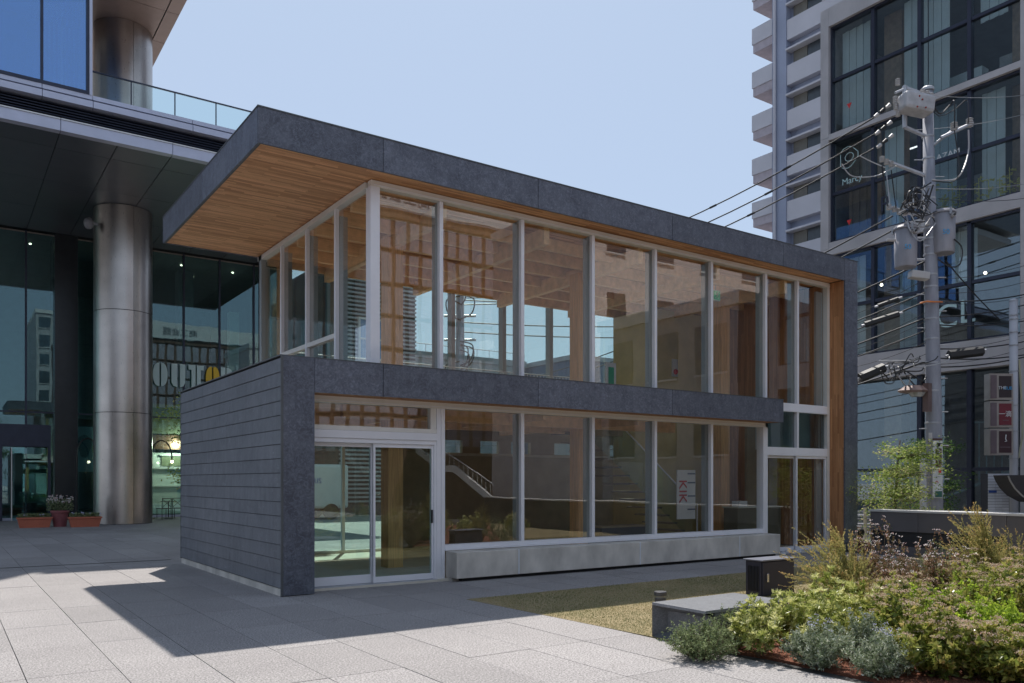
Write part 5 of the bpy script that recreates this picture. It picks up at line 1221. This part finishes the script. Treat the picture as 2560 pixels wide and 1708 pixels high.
def plume(label, c, nst, h, spread, lean=(0, 0)):
    """arching feathery stems"""
    t = thing('plume_shrub', label, 'shrub', (c[0], c[1], 0), 'feathery arching shrubs'); c = np.array([c[0], c[1], 0.]); sm = MB(); LP, LD, LT = [], [], []
    for i in range(nst):
        a = rng.uniform(0, 6.283); r = spread*rng.uniform(.15, 1); hh = h*rng.uniform(.55, 1.05)
        dv = np.array([math.cos(a)*r+lean[0]*hh, math.sin(a)*r+lean[1]*hh, hh*(1-.35*(r/spread)**2)])
        pts = curve3(c+np.array([math.cos(a), math.sin(a), 0])*.05, c+dv*np.array([.25, .25, .75]), c+dv, 10); sm.tube([tuple(q) for q in pts], [.0035*(1-.08*k) for k in range(10)], 3)
        nlv = 120; f = rng.uniform(.15, 1, nlv); idx = np.minimum((f*9).astype(int), 8); fr2 = (f*9-idx)[:, None]; P_ = pts[idx]*(1-fr2)+pts[idx+1]*fr2; dd = pts[idx+1]-pts[idx]; dd /= np.linalg.norm(dd, axis=1, keepdims=True)
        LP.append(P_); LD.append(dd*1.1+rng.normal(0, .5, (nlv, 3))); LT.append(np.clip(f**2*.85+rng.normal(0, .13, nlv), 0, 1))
        for k in range(5):
            f0 = rng.uniform(.4, .85); q = pts[int(f0*9)]; td = (pts[min(9, int(f0*9)+1)]-q); td = td/np.linalg.norm(td)+rng.normal(0, .35, 3); td /= np.linalg.norm(td); e = q+td*h*.16; m_ = 26; ff = rng.uniform(0, 1, (m_, 1)); LP.append(q+(e-q)*ff); LD.append(td+rng.normal(0, .4, (m_, 3))); LT.append(np.clip(f0**2*.7+.2*ff[:, 0]+rng.normal(0, .12, m_), 0, 1))
    P_, D_, T_ = np.concatenate(LP), np.concatenate(LD), np.concatenate(LT); n = len(P_)
    V = leaves_np(P_, D_, rng.uniform(.016, .032, n), rng.uniform(.006, .010, n)); fo = np_mesh('foliage', V, None, np.tile(T_, 2), lf_feather, t); fo['kind'] = 'stuff'; fo.location = -Vector(tuple(c)); st = obj('stems', sm, stem_m, t); st['kind'] = 'stuff'
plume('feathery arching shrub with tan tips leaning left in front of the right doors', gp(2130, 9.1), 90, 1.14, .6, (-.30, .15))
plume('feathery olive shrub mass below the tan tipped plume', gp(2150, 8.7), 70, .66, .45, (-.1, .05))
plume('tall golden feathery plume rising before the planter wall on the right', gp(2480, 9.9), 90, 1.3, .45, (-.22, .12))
plume('smaller feathery plume at the right edge before the planter wall', gp(2550, 10.8), 34, 1.0, .36, (-.05, .1))
t = thing('flax_plant', 'small rosette of red-brown sword leaves at the bottom right corner', 'plant', (7.35, 2.98, 0))
n = 46; a = rng.uniform(0, 6.283, n); el_ = rng.uniform(.5, 1.3, n); D = np.stack([np.cos(a)*np.cos(el_), np.sin(a)*np.cos(el_), np.sin(el_)], 1); P_ = np.tile(np.array([7.35, 2.98, .22]), (n, 1))
fo = np_mesh('sword_leaves', leaves_np(P_, D, rng.uniform(.12, .22, n), .012, curl=.2), None, rng.random(2*n), m_leaf('flax', [(.30, .08, .05), (.45, .20, .10), (.4, .3, .12)]), t); fo['kind'] = 'stuff'; fo.location = -Vector((7.35, 2.98, 0))
obj('flax_stem', MB().tube([(7.35, 2.98, 0), (7.35, 2.98, .22)], .015, 6), stem_m, t)
hid = [o for o in COL.objects if o.get('category') == 'shrub' and 'broad-leaved' in o['label'] or o.get('category') == 'shrub' and 'silver' in o['label'] or o.get('category') == 'shrub' and 'rosette' in o['label']]
for i, (x, y) in enumerate(((8.3, 1.6), (9.3, 2.5), (10.4, 2.2), (11.4, 3.1), (12.7, 2.6), (9.9, 1.1), (13.9, 3.4), (10.7, 3.7), (12.0, 4.2), (13.1, 4.5), (7.6, 1.4), (11.2, 1.2), (14.6, 2.2), (8.0, .6))):
    c_ = dup(hid[(i*5) % len(hid)], loc=(x, y, 0)); c_['label'] = ['silver', 'broad-leaved', 'rosette-leaved'][0 if 'silver' in c_['label'] else 1 if 'broad' in c_['label'] else 2]+' shrub past the right edge, %s' % ['nearest the plaza', 'second row', 'middle of the bed', 'towards the planter wall', 'far side of the bed', 'at the near end', 'close to the wall', 'just outside the picture', 'behind the edge shrubs', 'beside the golden plume', 'at the paving edge', 'in the deep middle', 'at the wall foot', 'at the very end'][i]
    c_['group'] = 'shrubs seen only in the window reflections'
# plants in the pots (resting in their containers)
def pot_plants(label, c, w, d_, z, h, flow, nfl, name='potted_plants'):
    t = thing(name, label, 'plant', (c[0], c[1], z)); n = 900
    P_ = np.stack([c[0]+rng.uniform(-w, w, n), c[1]+rng.uniform(-d_, d_, n), z+rng.uniform(0, h, n)], 1); D = rng.normal(0, 1, (n, 3))+np.array([0, 0, .5]); fo = np_mesh('foliage', leaves_np(P_, D, .06, .022), None, rng.random(2*n), lf_green, t); fo['kind'] = 'stuff'; fo.location = -Vector((c[0], c[1], z))
    P_ = np.stack([c[0]+rng.uniform(-w, w, nfl), c[1]-rng.uniform(0, d_*1.2, nfl), z+h*rng.uniform(.7, 1.25, nfl)], 1); P_ = np.repeat(P_, 5, 0); m_ = len(P_); fo = np_mesh('flowers', leaves_np(P_, rng.normal(0, 1, (m_, 3)), .045, .035), None, rng.random(2*m_), flow, t); fo['kind'] = 'stuff'; fo.location = -Vector((c[0], c[1], z))
    for k in range(10): obj('stem', MB().tube([(c[0]+random.uniform(-w, w)*.6, c[1], z-.02), (c[0]+random.uniform(-w, w)*.8, c[1], z+h)], .006, 4), lf_green, t)
pot_plants('white daisy-like flowers in the tall maroon pot', (3.47, 32.85), .4, .35, .57, .42, fl_white, 60)
pot_plants('low green plants with lilac flowers in the left trough', (2.68, 32.7), .48, .15, .33, .14, fl_blue, 7)
pot_plants('low green plants with one white tag in the right trough', (4.17, 32.2), .46, .15, .33, .14, fl_blue, 7)
# ================================================================ TREES
bark_m = M('bark_grey', (.13, .10, .08), .9, var=.3, scale=8, bmp=.3)
def tree(label, x, y, z0, h, r, cz, nl, ls, mat, seed, group=None, trunk_r=.06, fl=.8):
    rg = np.random.default_rng(seed); t = thing('tree', label, 'tree', (x, y, z0), group); tr = MB(); b0 = np.array([x, y, z0]); top = np.array([x+rg.normal(0, .1)*r, y, z0+h*.95])
    tp = curve3(b0, (b0+top)/2+np.array([rg.normal(0, .08)*r, 0, 0]), top, 8); tr.tube([tuple(q) for q in tp], [trunk_r*(1-.1*k) for k in range(8)], 8); obj('trunk', tr, bark_m, t, smooth=True)
    LP, LD, LT = [], [], []; lm = MB(); nbr = 34
    for k in range(nbr):
        f = rg.uniform(.25, 1); q = tp[min(7, int(f*7))]; a = rg.uniform(0, 6.283); rr = r*rg.uniform(.5, 1)*(1-.5*abs(f-.55)); e = q+np.array([math.cos(a)*rr, math.sin(a)*rr, (cz*rg.uniform(-.1, .5))]); mid = (q+e)/2+np.array([0, 0, .1*rr]); pp_ = curve3(q, mid, e, 5); lm.tube([tuple(v_) for v_ in pp_], [trunk_r*.35*(1-.18*j) for j in range(5)], 4)
        for j in range(7):
            cc = pp_[rg.integers(1, 5)]+rg.normal(0, .16*r, 3)*np.array([1, 1, fl]); m_ = nl//(nbr*7); P_ = cc+rg.normal(0, .13*r, (m_, 3))*np.array([1, 1, .45]); LP.append(P_); LD.append(rg.normal(0, 1, (m_, 3))*np.array([1, 1, .5])); LT.append(np.clip(rg.normal(.5, .22)+rg.normal(0, .15, m_), 0, 1))
    obj('limbs', lm, bark_m, t)
    P_, D_, T_ = np.concatenate(LP), np.concatenate(LD), np.concatenate(LT); fo = np_mesh('crown', leaves_np(P_, D_, ls, ls*.5), None, np.tile(T_, 2), mat, t); fo['kind'] = 'stuff'; fo.location = -Vector((x, y, z0))
lf_maple = m_leaf('leaf_maple', [(.07, .12, .02), (.20, .28, .05), (.38, .42, .14), (.42, .36, .22)], .5, .35)
lf_dark = m_leaf('leaf_dark', [(.02, .05, .015), (.06, .12, .03), (.14, .22, .06)], .5, .3)
q = at(2238, 1272, 18.8)
tree('small young maple with pale green leaves behind the planter wall', q.x, q.y, -.5, 3.2, .98, .35, 9500, .06, lf_maple, 3, trunk_r=.05)
q2 = at(2330, 1272, 21.5)
tree('darker green tree behind the utility pole against the shop front', q2.x, q2.y, STREET, 4.0, .9, .4, 6000, .07, lf_dark, 4, trunk_r=.05)
# ================================================================ THE STREET BEHIND THE CAMERA (seen in the reflections)
def block(label, name, x0, x1, y0, y1, z1, wall_m, face, rows, colsn, win_m, frame_m, zb=2.0, inset=.08, wfrac=.62, hfrac=.6):
    t = thing(name, label, 'building', ((x0+x1)/2, (y0+y1)/2, STREET)); bx('wall', x0, x1, y0, y1, STREET, z1, wall_m, t); bx('roof_parapet', x0-.1, x1+.1, y0-.1, y1+.1, z1+.001, z1+.5, frame_m, t)
    rh = (z1-zb)/rows
    span = (y1-y0) if face == 'x' else (x1-x0); cw_ = span/colsn
    for r in range(rows):
        for c in range(colsn):
            s0 = (y0 if face == 'x' else x0)+cw_*(c+.5-wfrac/2); s1 = s0+cw_*wfrac; z0_ = zb+rh*r+rh*(1-hfrac)/2; z1_ = z0_+rh*hfrac
            if face == 'x': w_ = bx('window', x0-.03, x0-.001, s0, s1, z0_, z1_, win_m, t); bx('window_frame', x0-.08, x0-.031, s0-.05, s1+.05, z0_-.08, z0_-.001, frame_m, t)
            elif face == 'y1': w_ = bx('window', s0, s1, y1+.001, y1+.03, z0_, z1_, win_m, t); bx('window_frame', s0-.05, s1+.05, y1+.031, y1+.08, z0_-.08, z0_-.001, frame_m, t)
    return t
wr_ = M('window_reflective', (.10, .13, .16), .12, .3, var=.3); wp_ = M('window_pale', (.36, .33, .38), .5)
rend_w = M('white_render', (.68, .61, .60), .8, var=.06); bwn = M('brown_cladding', (.15, .085, .06), .6, var=.2); tl_w = M('tile_white', (.42, .41, .42), .6, var=.05, scale=8); gry = M('grey_render', (.42, .43, .45), .8)
block('white rendered building further along the street, seen in the glass', 'rendered_building', 26.5, 40, -17, -8, 15.5, rend_w, 'y1', 4, 4, wr_, white_p, wfrac=.35, hfrac=.4)
bb_ = block('brown building with a pale sign band seen in the upper panes', 'brown_building', 11, 33, -34, -21, 17.2, bwn, 'y1', 7, 24, wp_, bwn, 3.5, wfrac=.72, hfrac=.85)
bx('sign_band', 11.2, 32.8, -20.95, -20.75, 17.75, 19.3, white_p, bb_)
text('sign_lettering', '商工会館', .95, M('sign_grey', (.2, .2, .22), .6), bb_, (22.5, -20.73, 18.5), (pi2, 0, math.pi), .02)
block('low white tiled building next to the concrete office building', 'tiled_building', 25.4, 34, -6, 2, 8.5, tl_w, 'x', 2, 3, wr_, white_p)
block('grey office block across the street at the end of the plaza', 'grey_office_block', -60, -6, -62, -50, 15, gry, 'y1', 5, 14, wr_, white_p)
block('tall grey block behind the brown building across the street', 'tall_grey_block', 10.5, 34, -62, -48, 24, gry, 'y1', 9, 12, wr_, white_p)
block('low dark house with small windows behind the plaza', 'dark_house', -46, -28, -40, 10, 14, M('slate_render', (.12, .12, .13), .8), 'y1', 3, 6, wr_, gry)
# outside stairs with white stringers on the brown building
es = thing('outdoor_stairs', 'white outdoor staircase seen only as a reflection in the lower windows', 'stairs', (23.5, -13, STREET))
m = MB().prism([(-20, 3.6), (-16.5, 2.4), (-15.5, 2.4), (-11.5, .6), (-11.5, .2), (-15.6, 2.05), (-16.6, 2.05), (-20, 3.25)], 0, 23.0, 23.12); obj('stringer', m, white_p, es)
for i in range(18): y = -19.6+.45*i; z = 3.5-(y+20)*.34; obj('baluster', MB().tube([(23.06, y, z), (23.06, y, z+.8)], .02, 5), white_p, es)
obj('handrail', MB().tube([(23.06, -19.8, 4.3), (23.06, -11.6, 1.4)], .03, 6), white_p, es)
tree('leafy street tree behind the plaza left', 3.5, -14, 0, 7.5, 2.6, 1.6, 9000, .16, lf_dark, 5, 'street trees behind the plaza', .16)
tree('leafy street tree behind the plaza middle', 10.5, -13, 0, 7.0, 2.4, 1.6, 9000, .16, lf_maple, 6, 'street trees behind the plaza', .16)
tree('leafy street tree behind the plaza far left', -6, -18, 0, 8, 3.0, 1.8, 9000, .17, lf_dark, 8, 'street trees behind the plaza', .16)
# ================================================================ BEYOND THE PAVILION (seen through it)
gh = thing('flat_roofed_house', 'pale grey flat roofed house seen through the upper windows', 'house', (30, 52, 0))
hm = M('house_grey', (.33, .36, .37), .8, var=.06); bx('wall', 20.5, 33, 46, 56, 0, 9.4, hm, gh); bx('roof_parapet', 20.4, 33.1, 45.9, 56.1, 9.401, 9.8, hm, gh)
for i in range(6): bx('window', 21.5+1.9*i, 22.6+1.9*i, 45.95, 45.999, 7.3, 8.5, wr_, gh)
hr = MB(); hr.tube([(20.5, 46, 10.3), (33, 46, 10.3)], .03, 5)
for i in range(14): hr.tube([(20.5+.96*i, 46, 9.8), (20.5+.96*i, 46, 10.3)], .02, 5)
obj('roof_rail', hr, steel, gh)
lh = thing('louvred_building', 'grey building clad in horizontal louvres seen through the upper left window', 'building', (16.5, 38, 0)); lvm = M('louvre_grey', (.40, .42, .44), .5, .3)
bx('wall', 15.2, 19.2, 36, 44, 0, 12.2, M('louvre_wall', (.10, .11, .12), .8), lh)
lv_me = mesh_of(MB().box(0, 4.0, 0, .1, 0, .09), lvm, name='louvre')
for k in range(58): piece('louvre', lv_me, lh, (15.2, 35.86, .6+.2*k))
bx('skylight_pane', 16.2, 17.6, 35.8, 35.85, 7.4, 9.2, M('skylight_blue', (.12, .28, .5), .15), lh)
f_ = MB(); f_.box(16.1, 16.2, 35.76, 35.86, 7.3, 9.3); f_.box(17.6, 17.7, 35.76, 35.86, 7.3, 9.3); f_.box(16.2, 17.6, 35.76, 35.86, 7.3, 7.4); f_.box(16.2, 17.6, 35.76, 35.86, 9.2, 9.3); f_.box(16.86, 16.94, 35.75, 35.799, 7.4, 9.2); f_.box(16.2, 16.859, 35.75, 35.799, 8.26, 8.34); f_.box(16.941, 17.6, 35.75, 35.799, 8.26, 8.34); obj('skylight_frame', f_, white_p, lh)
bd = thing('blue_painted_shed', 'blue painted wall with white railing seen through the right upper windows', 'building', (36, 44, 0)); bx('wall', 33.3, 42, 41, 50, 0, 9.4, M('blue_wall', (.10, .17, .26), .8), bd)
bx('roof_parapet', 33.2, 42.1, 40.9, 50.1, 9.401, 9.7, gry, bd)
rl2 = MB(); rl2.tube([(29, 33, 6.6), (36, 33, 6.6)], .03, 5)
for i in range(36): rl2.tube([(29+.2*i, 33, 5.3), (29+.2*i, 33, 6.6)], .018, 4)
bd2 = thing('roof_terrace', 'roof terrace with white bar railing seen through the upper windows', 'building', (32.5, 35, 0)); bx('wall', 29, 36, 33.1, 38, 0, 5.2, hm, bd2); obj('bar_railing', rl2, white_p, bd2)
tree('green tree behind the pavilion seen through the glass doors', 8.2, 30, 0, 5.2, 1.7, 1.2, 7000, .11, lf_maple, 9, None, .1)
bus = thing('delivery_van', 'white parked van seen through the glass doors of the pavilion', 'van', (11.0, 33, 0))
bx('van_body', 10.2, 14.2, 32.5, 34.3, .45, 2.3, white_p, bus, bevel=.12); bx('windscreen', 10.18, 10.199, 32.7, 34.1, 1.3, 2.0, black, bus); bx('side_window', 10.5, 11.3, 32.48, 32.499, 1.35, 1.95, black, bus)
for x in (11.0, 13.4):
    for y in (32.45, 34.2): obj('wheel', MB().tube([(x, y, .33), (x, y+.18, .33)], .33, 18), blk_rub, bus)
text('lettering', 'PARIS', .3, M('sign_blue', (.05, .1, .4), .5), bus, (12.6, 32.49, 1.6), (pi2, 0, 0), .004)
